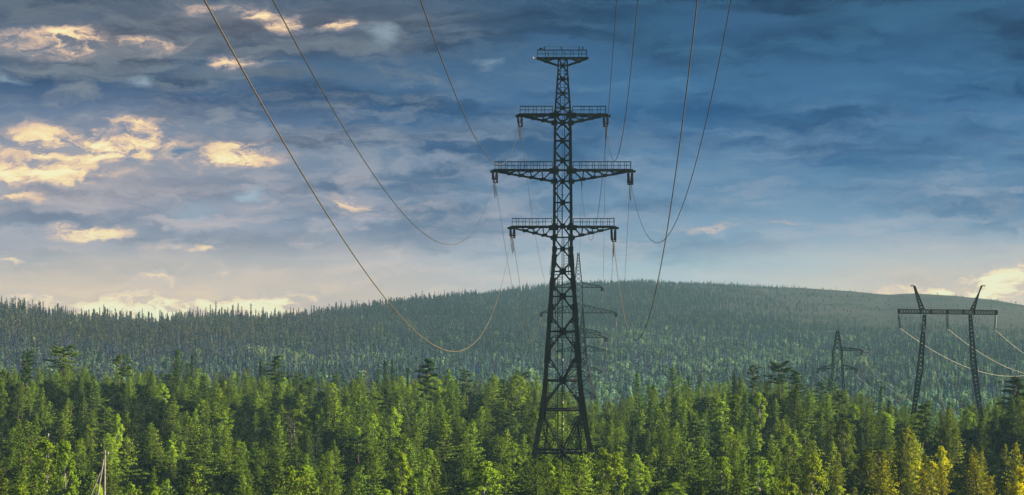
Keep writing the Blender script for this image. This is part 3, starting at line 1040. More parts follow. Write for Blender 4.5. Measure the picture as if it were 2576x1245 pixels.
# ------------------------------------------------------------------ wooden utility poles
def wooden_pole():
    d = 300.0
    top = P(263.8, 1132.6, d)
    gz = float(ground(top.x, d))
    h = top.z - gz
    root = empty('utility_pole', (top.x, d, gz))
    tag(root, 'bleached wooden utility pole with two leaning props in a dark gap', 'pole', 'wooden poles of the old line')
    m = MB()
    m.tube([(-.12, 0, -.3), (-.05, 0, h * .5), (0, 0, h)], [.19, .16, .13], 10)
    m.build('post', M_WOOD, root)
    for (dx, dy, zt, r) in ((-1.5, -2.2, h * .9, .10), (-4.2, 1.0, h * .86, .09)):
        m = MB()
        m.tube([(dx, dy, -.3), (-.12, -.15 if dy < 0 else .15, zt)], [r * 1.15, r], 8)
        m.build('prop', M_WOOD, root)
    m = MB()
    m.bar((-.3, 0, h - .45), (.45, 0, h - .45), .05)
    m.tube([(.42, 0, h - .45), (.42, 0, h - .36), (.42, 0, h - .26), (.42, 0, h - .2)], [.03, .09, .08, .03], 8)
    m.build('pin_insulator', M_WHITE, root)
    d2 = 376.0
    t2 = P(121, 1090, d2)
    g2 = float(ground(t2.x, d2))
    r2 = empty('utility_pole', (t2.x, d2, g2))
    tag(r2, 'slim grey pole top poking out behind bright leaves at the far left', 'pole', 'wooden poles of the old line')
    h2 = t2.z - g2
    m = MB()
    m.tube([(0, 0, -.3), (0, 0, h2)], [.18, .13], 10)
    m.build('post', M_WOOD, r2)
    m = MB()
    m.tube([(.1, 0, h2 - .3), (.1, 0, h2 - .1)], [.08, .05], 8)
    m.build('pin_insulator', M_WHITE, r2)
    cable('telephone_wire', sag_line(top + Vector((0, 0, -.45)), t2 + Vector((0, 0, -.3)), 1.6, 20), 0.02, M_WIRE_D, 'slack wire strung between the two wooden poles', 'wires of the old line')


wooden_pole()

# ------------------------------------------------------------------ trees
class Leaves:
    """gathers leaf-spray quads"""
    def __init__(self, seed):
        self.r = np.random.default_rng(seed)
        self.q = []
        self.var = []

    def sprays(self, c, d, length, width, droop=0.0, var=None, out=None, loose=0.42):
        """c: centres (n,3); d: pointing directions (n,3); out: the way the spray's flat side faces"""
        r = self.r
        n = len(c)
        d = d + r.normal(0, 0.35, (n, 3))
        d[:, 2] -= droop
        if out is not None:
            out = out / (np.linalg.norm(out, axis=1, keepdims=True) + 1e-9) + r.normal(0, loose, (n, 3))
            out /= np.linalg.norm(out, axis=1, keepdims=True) + 1e-9
            d = d + r.normal(0, .5, (n, 3))
            d = d - out * (d * out).sum(1, keepdims=True)
        d /= np.linalg.norm(d, axis=1, keepdims=True) + 1e-9
        t = r.normal(0, 1, (n, 3)) if out is None else out
        s = np.cross(d, t)
        s /= np.linalg.norm(s, axis=1, keepdims=True) + 1e-9
        L = (length * r.uniform(0.6, 1.3, n))[:, None]
        W = (width * r.uniform(0.6, 1.3, n))[:, None]
        k = np.cross(s, d) * W * 0.25
        quad = np.stack([c - d * L * .5, c + s * W * .5 - k, c + d * L * .5, c - s * W * .5 - k], 1)
        self.q.append(quad)
        self.var.append(np.clip((var if var is not None else 0.5) + r.normal(0, 0.22, n), 0, 1))

    def mesh(self, name, mat):
        q = np.concatenate(self.q)
        v = np.concatenate(self.var)
        n = len(q)
        me = bpy.data.meshes.new(name)
        me.vertices.add(n * 4)
        me.vertices.foreach_set('co', q.reshape(-1).astype(np.float32))
        me.loops.add(n * 4)
        me.loops.foreach_set('vertex_index', np.arange(n * 4, dtype=np.int32))
        me.polygons.add(n)
        me.polygons.foreach_set('loop_start', np.arange(0, n * 4, 4, dtype=np.int32))
        a = me.attributes.new('leafvar', 'FLOAT', 'FACE')
        a.data.foreach_set('value', v.astype(np.float32))
        me.materials.append(mat)
        me.update()
        me.validate()
        return me


def conifer(seed, h, w, base, whorl, nb, tuft, droop, power, fat, ncl, gap=0.12, lean=0.0, tl=0.27, tw=0.15):
    """cone-shaped evergreen; returns (Leaves, trunk MB)"""
    r = np.random.default_rng(seed)
    lv = Leaves(seed + 1)
    tr = MB()
    bend = r.normal(0, lean, 2)
    axis = lambda z: np.array([bend[0] * (z / h) ** 2, bend[1] * (z / h) ** 2, z])
    pts = [axis(z) for z in np.linspace(-.3, h * .985, 7)]
    tr.tube(pts, list(np.linspace(h * .017 + .02, .012, 7)), 6)
    z = base * h
    side = r.uniform(0.75, 1.25, 12)
    cs, dr, vr, ot = [], [], [], []
    while z < h * 0.985:
        s = (z - base * h) / (h - base * h)
        prof = (1 - s) ** power * min(1.0, fat + s * 4.0)
        L0 = w / 2 * prof + 0.10
        wh_var = r.uniform(0.75, 1.2)
        a0 = r.uniform(0, 7)
        for b in range(nb):
            if r.random() < gap:
                continue
            a = a0 + b * 2 * math.pi / nb + r.normal(0, .25)
            L = L0 * r.uniform(.65, 1.2) * wh_var * side[int((a % (2 * math.pi)) / (2 * math.pi) * 12) % 12]
            rise = (0.55 * s - 0.02) * L if droop < .3 else (-0.38 + .6 * s) * L
            dirv = np.array([math.cos(a), math.sin(a), rise / max(L, .1)])
            if L > .5 and r.random() < .5:
                p0 = axis(z)
                tr.bar(p0, p0 + dirv * L * .75, .035)
            nt = max(2, int(L / 0.24))
            for i in range(nt):
                q = (i + .7) / nt
                c = axis(z) + dirv * L * q + np.array([0, 0, .10 * q * q * L]) + r.normal(0, .05, 3)
                for _ in range(tuft):
                    cs.append(c + r.normal(0, .10, 3) * np.array([1.3, 1.3, .7]))
                    dr.append(dirv * np.array([1, 1, .6]) * .4 + np.array([0, 0, .55 if droop < .3 else -.5]))
                    ot.append(np.array([dirv[0], dirv[1], .55 if droop < .3 else .75]))
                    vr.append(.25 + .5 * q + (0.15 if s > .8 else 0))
        z += whorl * r.uniform(.8, 1.2) * (1.0 - .35 * s)
    for _ in range(10):
        cs.append(axis(h * .985) + np.array([0, 0, r.uniform(-.45, .12)]) + r.normal(0, .04, 3))
        dr.append(np.array([0, 0, 1.0]) + r.normal(0, .3, 3))
        ot.append(r.normal(0, .6, 3) + np.array([0, 0, .3]))
        vr.append(.8)
    cs, dr, vr = np.array(cs), np.array(dr), np.array(vr)
    lv.sprays(cs, dr, tl, tw, droop * .4, vr, np.array(ot))
    return lv, tr


def broadleaf(seed, h, w, base, nl, per, lr, leaf=0.2):
    """birch / aspen: limbs that end in loose leaf clouds"""
    r = np.random.default_rng(seed)
    lv = Leaves(seed + 1)
    tr = MB()
    bend = r.normal(0, .25, 2)
    axis = lambda z: np.array([bend[0] * (z / h) ** 1.5, bend[1] * (z / h) ** 1.5, z])
    tr.tube([axis(z) for z in (-.3, h * .2, h * .4, h * .6, h * .8, h * .93)], [h * .014 + .03, h * .012 + .025, h * .010 + .015, h * .007 + .01, .03, .012], 6)
    for i in range(nl):
        s = (i + r.random()) / nl
        z = h * (base + (0.97 - base) * s)
        prof = math.sin(math.pi * min(1, (s * .86 + .13))) ** .75
        a = i * 2.4 + r.normal(0, .4)
        rad = w / 2 * prof * r.uniform(.35, 1.0)
        c = axis(z) + np.array([math.cos(a) * rad, math.sin(a) * rad, r.uniform(0, .25)])
        p0 = axis(max(.25 * h, z - rad * 1.1 - .2))
        tr.tube([p0, (p0 + c) / 2 + np.array([0, 0, .06]), c], [.035, .022, .008], 4)
        n = int(per * r.uniform(.6, 1.3))
        u = r.normal(0, 1, (n, 3))
        u /= np.linalg.norm(u, axis=1, keepdims=True)
        rr = lr * r.uniform(.7, 1.25)
        off = u * (r.random(n) ** .45)[:, None] * np.array([rr, rr, rr * .85])
        face = u * .9 + np.array([math.cos(a) * .8, math.sin(a) * .8, .35])
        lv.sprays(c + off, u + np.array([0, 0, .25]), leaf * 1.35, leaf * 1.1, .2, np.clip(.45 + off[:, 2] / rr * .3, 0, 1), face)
    return lv, tr


def old_pine(seed, h, w, crown0, nlimb, flat, lean=.5):
    """old pine: bare bole, crooked limbs, flat plates of needles"""
    r = np.random.default_rng(seed)
    lv = Leaves(seed + 1)
    tr = MB()
    bend = r.normal(0, lean, 2)
    axis = lambda z: np.array([bend[0] * (z / h) ** 2 + .12 * math.sin(z * .9), bend[1] * (z / h) ** 2, z])
    tr.tube([axis(z) for z in np.linspace(-.3, h * .97, 9)], list(np.linspace(h * .02 + .03, .04, 9)), 8)
    for i in range(nlimb):
        s = (i + .5) / nlimb
        z = h * (crown0 + (.97 - crown0) * s)
        prof = (1.0 if flat else .65 + .35 * (1 - s)) * (1 - max(0, s - .75) * 1.7) * (.55 + .45 * min(1, s * 2.5))
        a = i * 2.4 + r.normal(0, .5)
        L = w / 2 * prof * r.uniform(.6, 1.1)
        d = np.array([math.cos(a), math.sin(a), 0])
        p0 = axis(z)
        p1 = p0 + d * L * .5 + np.array([0, 0, .12 * L])
        p2 = p0 + d * L + np.array([0, 0, (.28 if s > .5 else .0) * L])
        tr.tube([p0, p1, p2], [.09, .06, .025], 5)
        for j in range(3 + int(L * 1.6)):
            q = r.uniform(.35, 1.08)
            c = p0 + d * L * q + np.array([0, 0, (p2[2] - p0[2]) * q + .1]) + np.array([*r.normal(0, .28, 2), r.normal(0, .07)])
            n = 80
            u = r.normal(0, 1, (n, 3))
            u /= np.linalg.norm(u, axis=1, keepdims=True)
            off = u * (r.random(n) ** .5)[:, None] * np.array([.55, .55, .2])
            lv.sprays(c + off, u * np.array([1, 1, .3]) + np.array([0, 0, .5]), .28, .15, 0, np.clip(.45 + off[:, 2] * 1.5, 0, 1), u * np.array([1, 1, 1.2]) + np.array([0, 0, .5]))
    return lv, tr


def dead_tree(seed, h, w):
    r = np.random.default_rng(seed)
    tr = MB()
    axis = lambda z: np.array([.25 * math.sin(z * .5), .1 * math.sin(z), z])
    tr.tube([axis(z) for z in np.linspace(-.3, h, 8)], list(np.linspace(h * .011 + .03, .015, 8)), 7)
    br = MB()
    for i in range(46):
        z = h * r.uniform(.30, .97)
        a = r.uniform(0, 7)
        L = w / 2 * (1 - z / h * .75) * r.uniform(.5, 1.1)
        p0 = axis(z)
        p1 = p0 + np.array([math.cos(a) * L * .6, math.sin(a) * L * .6, L * .1])
        p2 = p0 + np.array([math.cos(a) * L, math.sin(a) * L, L * r.uniform(-.1, .55)])
        br.tube([p0, p1, p2], [.05, .035, .012], 4)
        for _ in range(4):
            q = p0 + (p2 - p0) * r.uniform(.4, 1)
            br.tube([q, q + r.normal(0, .28, 3) + np.array([0, 0, .12])], [.022, .01], 3)
    return br, tr


# kinds that the near forest is made of: (maker, nominal height)
PROTO = {'pine': [], 'spruce': [], 'birch': [], 'old': []}
for i in range(9):
    hh, ww = 8.0, (4.3, 4.9, 5.2, 3.6, 4.6, 5.6, 3.8, 5.0, 4.4)[i]
    PROTO['pine'].append((conifer(100 + i, hh, ww, (.06, .14, .1, .2, .08, .12, .3, .16, .1)[i], .52, (7, 6, 7, 6, 7, 7, 6, 6, 7)[i], 3, .06, (.88, 1.0, .78, 1.1, .9, .82, .66, .95, 1.05)[i], .55, 6, .14, .25), hh))
for i in range(6):
    hh, ww = 8.0, (3.1, 3.7, 2.4, 4.2, 2.0, 3.4)[i]
    PROTO['spruce'].append((conifer(200 + i, hh, ww, (.04, .1, .05, .08, .12, .2)[i], .34, 7, 3, .6, (.95, .9, 1.0, .85, .7, .95)[i], .8, 5, .08, .1, .27, .13), hh))
for i in range(7):
    hh = 7.0
    PROTO['birch'].append((broadleaf(300 + i, hh, (3.9, 3.1, 4.5, 2.6, 3.6, 3.3, 4.2)[i], (.14, .2, .12, .22, .1, .25, .16)[i], (44, 36, 50, 30, 42, 34, 46)[i], 95, .5, .15), hh))
for i in range(4):
    hh = 10.0
    PROTO['old'].append((old_pine(400 + i, hh, (4.6, 5.2, 3.6, 4.2)[i], (.42, .5, .35, .3)[i], (15, 16, 18, 20)[i], i < 2), hh))

MESH = {}
for kind, lst in PROTO.items():
    bm_ = M_BARK_B if kind == 'birch' else M_BARK
    MESH[kind] = [(lv.mesh('crown', LEAF[kind][0]), tr.mesh('trunk', bm_), hh) for (lv, tr), hh in lst]

NAME = {'pine': 'pine_tree', 'spruce': 'spruce_tree', 'birch': 'birch_tree', 'old': 'old_pine_tree', 'dead': 'dead_tree'}


def plant(kind, k, loc, scale, rz, tint, label, group, tilt=(0, 0)):
    """one tree with its crown and trunk; copies share the meshes of their kind"""
    crown, trunk, hh = MESH[kind][k]
    root = empty(NAME[kind], loc, rz)
    root.rotation_euler = (tilt[0], tilt[1], rz)
    root.scale = scale
    for nm, me in (('crown', crown), ('trunk', trunk)):
        o = bpy.data.objects.new(nm, me)
        COL.objects.link(o)
        o.parent = root
        if nm == 'crown':
            o.color = (*tint, 1)
    tag(root, label, 'tree', group)
    return root


# ---- trees one would point at: u, row of the top, distance, kind, prototype, width factor, tint, label
LAND = [
    (163, 872, 560, 'old', 1, 1.45, (1.7, 1.5, .8), 'wide flat-topped old pine spreading above the canopy at far left', (0, 0)),
    (66, 882, 545, 'old', 3, 1.0, (.85, .85, .7), 'dark ragged old pine left of the wide flat-topped pine', (0, 0)),
    (305, 893, 560, 'old', 0, 1.25, (1.35, 1.3, .8), 'rounded open-crowned old pine right of the wide flat-topped pine', (0, 0)),
    (446, 880, 560, 'spruce', 3, 1.35, (.9, 1.0, .8), 'tallest dark pointed spruce on the left part of the crest', (0, 0)),
    (483, 892, 575, 'spruce', 4, .9, (.7, .8, .7), 'thin spruce spire close right of the tallest dark spruce on the left', (0, 0)),
    (655, 902, 590, 'spruce', 2, .9, (.75, .85, .7), 'small spruce tip beside a bushy old pine, left half of the crest', (0, 0)),
    (692, 893, 590, 'old', 2, 1.1, (.9, .95, .75), 'bushy old pine rising over the crest left of the twin spires', (0, 0)),
    (968, 904, 600, 'spruce', 4, .8, (.6, .7, .65), 'left one of the two dark twin spruce spires', (0, 0)),
    (986, 902, 605, 'spruce', 4, .7, (.65, .75, .65), 'right one of the two dark twin spruce spires', (0, 0)),
    (1026, 922, 560, 'spruce', 4, .55, (.75, .75, .65), 'thin scraggy spruce between the twin spires and the dark old pine', (0, 0)),
    (1068, 902, 540, 'old', 2, 1.15, (.55, .68, .6), 'dark old pine leaning over the crest, left of the tall pylon', (0, .05)),
    (1135, 928, 560, 'pine', 2, 1.2, (.8, .95, .8), 'full dark pine right of the leaning old pine', (0, 0)),
    (1696, 925, 552, 'pine', 5, 1.2, (.62, .78, .68), 'broad dark pine first on the crest right of the slim pylon', (0, 0)),
    (1610, 938, 558, 'pine', 1, 1.2, (.62, .8, .7), 'dark pointed pine at the left shoulder of the right-hand crest', (0, 0)),
    (1893, 918, 552, 'old', 0, .75, (.8, .85, .65), 'small flat-capped old pine left of the umbrella pine', (0, 0)),
    (1962, 912, 548, 'old', 1, 1.15, (.72, .8, .62), 'umbrella pine with layered dark plates on the right-hand crest', (0, 0)),
    (2002, 930, 536, 'old', 2, .95, (.8, .85, .6), 'shaggy old pine close right of the umbrella pine', (0, 0)),
    (2553, 948, 470, 'old', 3, 1.3, (.62, .5, .3), 'dark brown-green old pine at the far right edge, above the canopy', (0, 0)),
    (1697, 1000, 470, 'spruce', 3, 1.25, (.42, .5, .5), 'black-green ragged spruce amid lighter pines, right of the tall pylon', (0, 0)),
    (1846, 1003, 430, 'spruce', 1, 1.5, (.62, .62, .45), 'big dark old spruce with drooping boughs, below the umbrella pine', (0, 0)),
    (1437, 1092, 405, 'spruce', 0, 1.2, (1.5, 1.6, 1.1), 'neat young spruce seen between the legs of the tall pylon', (0, 0)),
    (1006, 1138, 350, 'birch', 3, 1.0, (1.25, 1.12, .7), 'brightest yellow-green birch in the lower middle', (0, 0)),
    (1516, 1130, 354, 'birch', 1, 1.1, (1.2, 1.08, .7), 'bright yellow-green birch beside the tall pylon\'s right foot', (0, 0)),
    (1552, 1142, 350, 'birch', 3, 1.0, (1.15, 1.05, .7), 'second bright birch from the tall pylon\'s right foot', (0, 0)),
    (118, 1106, 362, 'birch', 0, 1.2, (1.02, .95, .7), 'bright birch hiding the slim grey pole top at far left', (0, 0)),
    (165, 1112, 352, 'birch', 2, 1.0, (.95, .95, .7), 'fresh green birch between the slim pole top and the propped pole', (0, 0)),
    (165, 1020, 468, 'pine', 0, 1.15, (1.3, 1.2, .8), 'bright pointed pine standing before a dark gap, above the propped pole', (0, 0)),
]
placed = []      # (x, d, keep-out radius)
cands = []       # dicts
for (u, yt, d, kind, k, wf, tint, lab, tilt) in LAND:
    p = P(u, yt, d)
    gz = float(ground(p.x, d)) - .1
    hh = MESH[kind][k][2]
    s = (p.z - gz) / hh
    sw = {'old': 1.0, 'pine': 1.0, 'spruce': 1.0, 'birch': 1.0}[kind] * wf * min(s, 1.25)
    plant(kind, k, (p.x, d, gz), (sw, sw, s), (u * 1.7) % 6.28, tint, lab, 'trees of the near forest', tilt)
    placed.append((p.x, d, .9 * sw))

# dead trees
for (u, yt, d, h_, w_, tilt, lab) in ((730, 1035, 452, None, 4.2, (0, 0), 'dead grey tree with a bushy tangle of bare twigs, left of the middle'),
                                     (1030, 1000, 488, None, 2.4, (0, -.16), 'leaning dead trunk with few branches, left of the tall pylon'),
                                     (1765, 905, 548, None, 1.6, (0, 0), 'needle-thin dead spire rising over the right-hand crest'),
                                     (1845, 912, 552, None, 3.0, (0, .05), 'bent dead pine between the dead spire and the flat-capped pine'),
                                     (1668, 965, 500, None, 3.2, (0, .1), 'forked dead grey tree beside the black-green spruce'),
                                     (925, 915, 580, None, 3.4, (0, 0), 'pale dead tree on the crest left of the twin spires'),
                                     (2560, 940, 470, None, 4.0, (0, 0), 'bare brown dead tree at the far right edge')):
    p = P(u, yt, d)
    gz = float(ground(p.x, d)) - .1
    br, tr = dead_tree(int(u), p.z - gz, w_)
    root = empty('dead_tree', (p.x, d, gz))
    root.rotation_euler = (0, tilt[1], 0)
    tr.build('trunk', M_DEADWOOD, root)
    br.build('branches', M_DEADWOOD, root)
    tag(root, lab, 'dead tree', 'dead trees of the near forest')
    placed.append((p.x, d, .8))

# ---- the rest of the near forest: scattered on a jittered grid, thinned by clearings
CLEAR = [(P(262, 1200, 297).x, 297, 3.2), (P(258, 1200, 290).x, 289, 2.6), (P(256, 1200, 280).x, 281, 2.2), (P(1416, 1245, 375).x, 375, 5.6)]
for q in np.linspace(0, 1, 9):                # dark glades
    pass
GLADE = [(300, 345, 470, 170), (330, 262, 330, 70), (545, 1060, 0, 0), (800, 1085, 330, 60), (1265, 1090, 335, 60), (1560, 1160, 300, 34), (1200, 1010, 440, 60), (2060, 1120, 330, 44), (1760, 1180, 280, 30)]
step_ = 6.8
xs = np.arange(-175, 175, step_)
dd = np.arange(196, 800, step_ * 1.08)
X, Dm = np.meshgrid(xs, dd)
X = X + rng.uniform(-.48, .48, X.shape) * step_ + (np.arange(len(dd)) % 2)[:, None] * step_ * .5
Dm = Dm + rng.uniform(-.48, .48, X.shape) * step_
X, Dm = X.ravel(), Dm.ravel()
keep = np.abs(X / Dm) < .245
X, Dm = X[keep], Dm[keep]
Ucol = 1288 + FOC * X / Dm
dcr = np.interp(Ucol, CR_U, CR_D)
keep = (Dm < dcr + 110)
X, Dm, Ucol, dcr = X[keep], Dm[keep], Ucol[keep], dcr[keep]


def vnoise(x, y, s, seed):
    """smooth value noise on a lattice"""
    g = np.random.default_rng(seed).random((64, 64))
    fx, fy = np.asarray(x) / s + 1000, np.asarray(y) / s + 1000
    ix, iy = np.floor(fx).astype(int), np.floor(fy).astype(int)
    tx, ty = smooth01(fx - ix), smooth01(fy - iy)
    a = g[ix % 64, iy % 64] * (1 - tx) + g[(ix + 1) % 64, iy % 64] * tx
    b = g[ix % 64, (iy + 1) % 64] * (1 - tx) + g[(ix + 1) % 64, (iy + 1) % 64] * tx
    return a * (1 - ty) + b * ty


ex = np.array([(1332, 358), (1345, 352), (1358, 361), (1372, 349), (1388, 360), (1402, 354), (1420, 362), (1438, 350), (1455, 358), (1470, 352), (1486, 361), (1500, 350), (1380, 338), (1428, 336), (1476, 339), (1350, 334), (1405, 326), (1452, 324)], float)
X = np.concatenate([X, (ex[:, 0] - 1288) / FOC * ex[:, 1]])
Dm = np.concatenate([Dm, ex[:, 1]])
Ucol = np.concatenate([Ucol, ex[:, 0]])
dcr = np.concatenate([dcr, np.full(len(ex), 600.0)])
EXTRA = np.arange(len(X)) >= len(X) - len(ex)
dens = vnoise(X, Dm, 16, 3) * .6 + vnoise(X, Dm, 7, 4) * .4
n = len(X)
keep = EXTRA | (rng.random(n) < np.clip(3.0 * dens - .68 + np.clip((300 - Dm) / 90, 0, 1) * .35, .12, 1))
for (cx, cd, cr) in CLEAR:
    keep &= np.hypot(X - cx, Dm - cd) > cr
for (cx, cd, cr) in placed:
    keep &= np.hypot(X - cx, Dm - cd) > cr
X, Dm, Ucol, dcr, EXTRA = X[keep], Dm[keep], Ucol[keep], dcr[keep], EXTRA[keep]
n = len(X)
zone = vnoise(X, Dm, 30, 11)
fine = vnoise(X, Dm, 11, 12)
rr = rng.random(n)
# birches gather low in front, spruces in the hollows, pines everywhere
pb = np.clip(.42 - (Dm - 215) / 700 + (fine - .5) * .8, .06, .7)
ps = np.clip(.09 + (zone - .55) * .4, .03, .25)
KIND = np.where(rr < pb, 2, np.where(rr < pb + ps, 1, np.where((rr > .965) & (Dm > 420), 3, 0)))
HT = np.array([6.0, 7.0, 5.3, 8.6])[KIND] * np.clip(rng.normal(1, .28, n), .42, 1.7) * (.86 + .32 * zone)
HT = np.where((Ucol > 1450) & (Ucol < 1570) & (Dm > 420), np.minimum(HT, 6.0), HT)
# nothing on the crest stands up so high that it would hide the pylons behind
slope = -(np.interp(Ucol, CR_U, CR_Y) - HOR) / FOC
gz = ground(X, Dm) - .1
cap = EYE + slope * Dm + np.clip(rng.normal(.4, 1.2, n), -1.5, 3.0) - gz
HT = np.where(Dm > 430, np.minimum(HT, np.maximum(cap, 3.5)), HT)
# the pole's gap stays open to the viewer
for (cu, lo, d1, hw) in ((258, 1246, 297, 26), (233, 1215, 292, 16)):
    ymax = HOR - (HT + gz - EYE) / Dm * FOC
    HT = np.where((np.abs(Ucol - cu) < hw) & (Dm < d1) & (ymax < lo), np.maximum(1.0, EYE - (lo - HOR) / FOC * Dm - gz), HT)
mid = (np.abs(Ucol - 1420) < 95) & (Dm < 374)
HT = np.where(mid, np.minimum(HT, np.maximum(1.7, EYE - (1146 + 34 * rng.random(n) - HOR) / FOC * Dm - gz)), HT)
HT = np.where(EXTRA, EYE - (1136 + 34 * rng.random(n) - HOR) / FOC * Dm - gz, HT)
KIND = np.where(EXTRA, np.where(rng.random(n) < .35, 2, 0), KIND)
ok = HT > 1.6
X, Dm, Ucol, KIND, HT, gz, zone, fine = [a[ok] for a in (X, Dm, Ucol, KIND, HT, gz, zone, fine)]
n = len(X)
WF = np.clip(rng.normal(1.15, .23, n), .68, 1.75) * np.where(HT < 5, 1.15, 1.08)
ROT = rng.uniform(0, 6.283, n)
LEAN = np.clip(rng.normal(0, .035, (n, 2)), -.1, .1)
NP_ = np.array([len(PROTO[k]) for k in ('pine', 'spruce', 'birch', 'old')])
KI = (rng.random(n) * NP_[KIND]).astype(int)
# tints: green to yellow-green in front, bluer at mid distance, amber flare glow painted in at right front, fainter at left
warm = np.clip((340 - Dm) / 130, 0, 1) * .60 + (fine - .5) * .8 + rng.normal(0, .16, n)
flare_glow = np.clip((Ucol - 1880) / 500, 0, 1) * np.clip((480 - Dm) / 150, 0, 1)
flare_glow_left = np.clip((260 - Ucol) / 300, 0, 1) * np.clip((330 - Dm) / 80, 0, 1)
flare_glow = np.clip(flare_glow + .55 * flare_glow_left, 0, 1)
TINT = np.stack([1.0 + .32 * warm + 1.25 * flare_glow, 1.0 + .16 * warm + .36 * flare_glow, 1.0 - .2 * warm - .45 * flare_glow], -1) * np.clip(rng.normal(1, .29, n), .42, 1.75)[:, None]
KN = ['pine', 'spruce', 'birch', 'old']
HN = np.array([8.0, 8.0, 7.0, 10.0])
WN = [np.array([p for p in q]) for q in ((4.3, 4.9, 5.2, 3.6, 4.6, 5.6, 3.8, 5.0, 4.4), (3.1, 3.7, 2.4, 4.2, 2.0, 3.4), (3.9, 3.1, 4.5, 2.6, 3.6, 3.3, 4.2), (4.6, 5.2, 3.6, 4.2))]

# how much of each tree can be seen from the viewpoint: paint tapered outlines, nearest first
GW, GH = 1288, 623
cover = np.zeros((GH, GW), bool)
VIS = np.zeros(n, int)
for i in np.argsort(Dm):
    S = FOC / Dm[i] / 2
    sc_ = HT[i] / HN[KIND[i]]
    w = WN[KIND[i]][KI[i]] * WF[i] * (.3 + .62 * min(sc_, 1.3))
    cx = Ucol[i] / 2
    ytop = (HOR - (gz[i] + HT[i] - EYE) / Dm[i] * FOC) / 2
    ybot = (HOR - (gz[i] - EYE) / Dm[i] * FOC) / 2
    y0, y1 = max(0, int(ytop)), min(GH, int(ybot))
    for yy in range(y0, y1):
        s = max(0.0, (yy - ytop) / max(ybot - ytop, 1))
        hw = w * S / 2 * (min(1, s * 1.5) ** .8 if KIND[i] != 2 else min(1, s * 3) ** .5) * .85
        a, b = max(0, int(cx - hw)), min(GW, int(cx + hw) + 1)
        if b > a:
            seg = cover[yy, a:b]
            VIS[i] += int((~seg).sum())
            seg[:] = True

ROWS = [(0, 235, 'front row'), (235, 270, 'second row'), (270, 310, 'third row'), (310, 360, 'fourth row'),
        (360, 415, 'pylon row'), (415, 480, 'mid forest'), (480, 550, 'below crest'), (550, 2000, 'on crest')]
MARKS = [(40, 'the left edge'), (163, 'wide flat-topped pine'), (262, 'propped pole'), (446, 'tallest dark spruce'), (692, 'bushy old pine'), (735, 'dead twiggy tree'),
         (977, 'twin spires'), (1068, 'leaning old pine'), (1360, 'tall pylon\'s left foot'), (1495, 'tall pylon\'s right foot'), (1697, 'black-green spruce'),
         (1846, 'big dark spruce'), (1962, 'umbrella pine'), (2107, 'small lone pylon'), (2300, 'portal\'s left leg'), (2466, 'portal\'s right leg'), (2560, 'the right edge')]
ORD = ['first', 'second', 'third', 'fourth', 'fifth', 'sixth', 'seventh', 'eighth', 'ninth', 'tenth', 'eleventh', 'twelfth', 'thirteenth', 'fourteenth', 'fifteenth', 'sixteenth']
KW = {0: 'pine', 1: 'spruce', 2: 'birch', 3: 'old pine'}
LIMIT = {0: 300, 1: 240, 2: 270, 3: 60}
single = np.zeros(n, bool)
for k in range(4):
    idx = np.where((KIND == k) & (VIS > 14) & (Ucol > -20) & (Ucol < 2596))[0]
    idx = idx[np.argsort(-VIS[idx])][:LIMIT[k]]
    single[idx] = True


def adjectives(i):
    t = TINT[i]
    lum = t.mean()
    col = 'glow-tinted' if t[0] / t[1] > 1.5 else 'yellowish' if t[0] / t[1] > 1.16 else 'deep green' if lum < .85 else 'bluish-green' if t[2] / t[0] > 1.0 else 'bright green' if lum > 1.12 else 'mid-green'
    w = WN[KIND[i]][KI[i]] * WF[i] * (.3 + .62 * min(HT[i] / HN[KIND[i]], 1.3)) / HT[i]
    shp = 'slim' if w < .42 else 'broad' if w > .62 else ''
    size = 'tall' if HT[i] > 7.6 else 'low' if HT[i] < 4.6 else ''
    return ' '.join(a for a in (size, shp, col) if a)


buckets = {}
for i in np.where(single)[0]:
    row = next(r[2] for r in ROWS if r[0] <= Dm[i] < r[1])
    mk = min(MARKS, key=lambda m: abs(m[0] - Ucol[i]))
    side = 'left' if Ucol[i] < mk[0] else 'right'
    buckets.setdefault((KIND[i], row, mk[1], side), []).append((abs(mk[0] - Ucol[i]), i))
for (k, row, mk, side), lst in buckets.items():
    lst.sort()
    for j, (_, i) in enumerate(lst):
        lab = '%s %s, %s %s of %s, %s' % (adjectives(i), KW[k], ORD[min(j, 15)], side, mk, row)
        kn = KN[k]
        s = HT[i] / HN[k]
        sw = WF[i] * (.3 + .62 * min(s, 1.3))
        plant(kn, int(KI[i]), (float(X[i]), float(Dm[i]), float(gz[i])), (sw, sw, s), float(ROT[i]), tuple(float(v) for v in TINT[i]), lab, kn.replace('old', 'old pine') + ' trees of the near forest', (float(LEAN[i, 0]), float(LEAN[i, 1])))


# ---- stands that nobody could count: points carrying copies of a few trees
def join_tree(lv, tr, leaf_mat, bark_mat, name):
    """crown and trunk in one mesh, for a stand"""
    q = np.concatenate(lv.q)
    var = np.concatenate(lv.var)
    nq = len(q)
    tv = np.array([tuple(p) for p in tr.v]) if tr.v else np.zeros((0, 3))
    verts = np.concatenate([q.reshape(-1, 3), tv])
    faces = [tuple(range(4 * i, 4 * i + 4)) for i in range(nq)] + [tuple(v + 4 * nq for v in f) for f in tr.f]
    me = bpy.data.meshes.new(name)
    me.from_pydata(verts.tolist(), [], faces)
    me.materials.append(leaf_mat)
    me.materials.append(bark_mat)
    me.polygons.foreach_set('material_index', np.array([0] * nq + [1] * len(tr.f), dtype=np.int32))
    a = me.attributes.new('leafvar', 'FLOAT', 'FACE')
    a.data.foreach_set('value', np.concatenate([var, np.full(len(tr.f), .5)]).astype(np.float32))
    me.update()
    return me


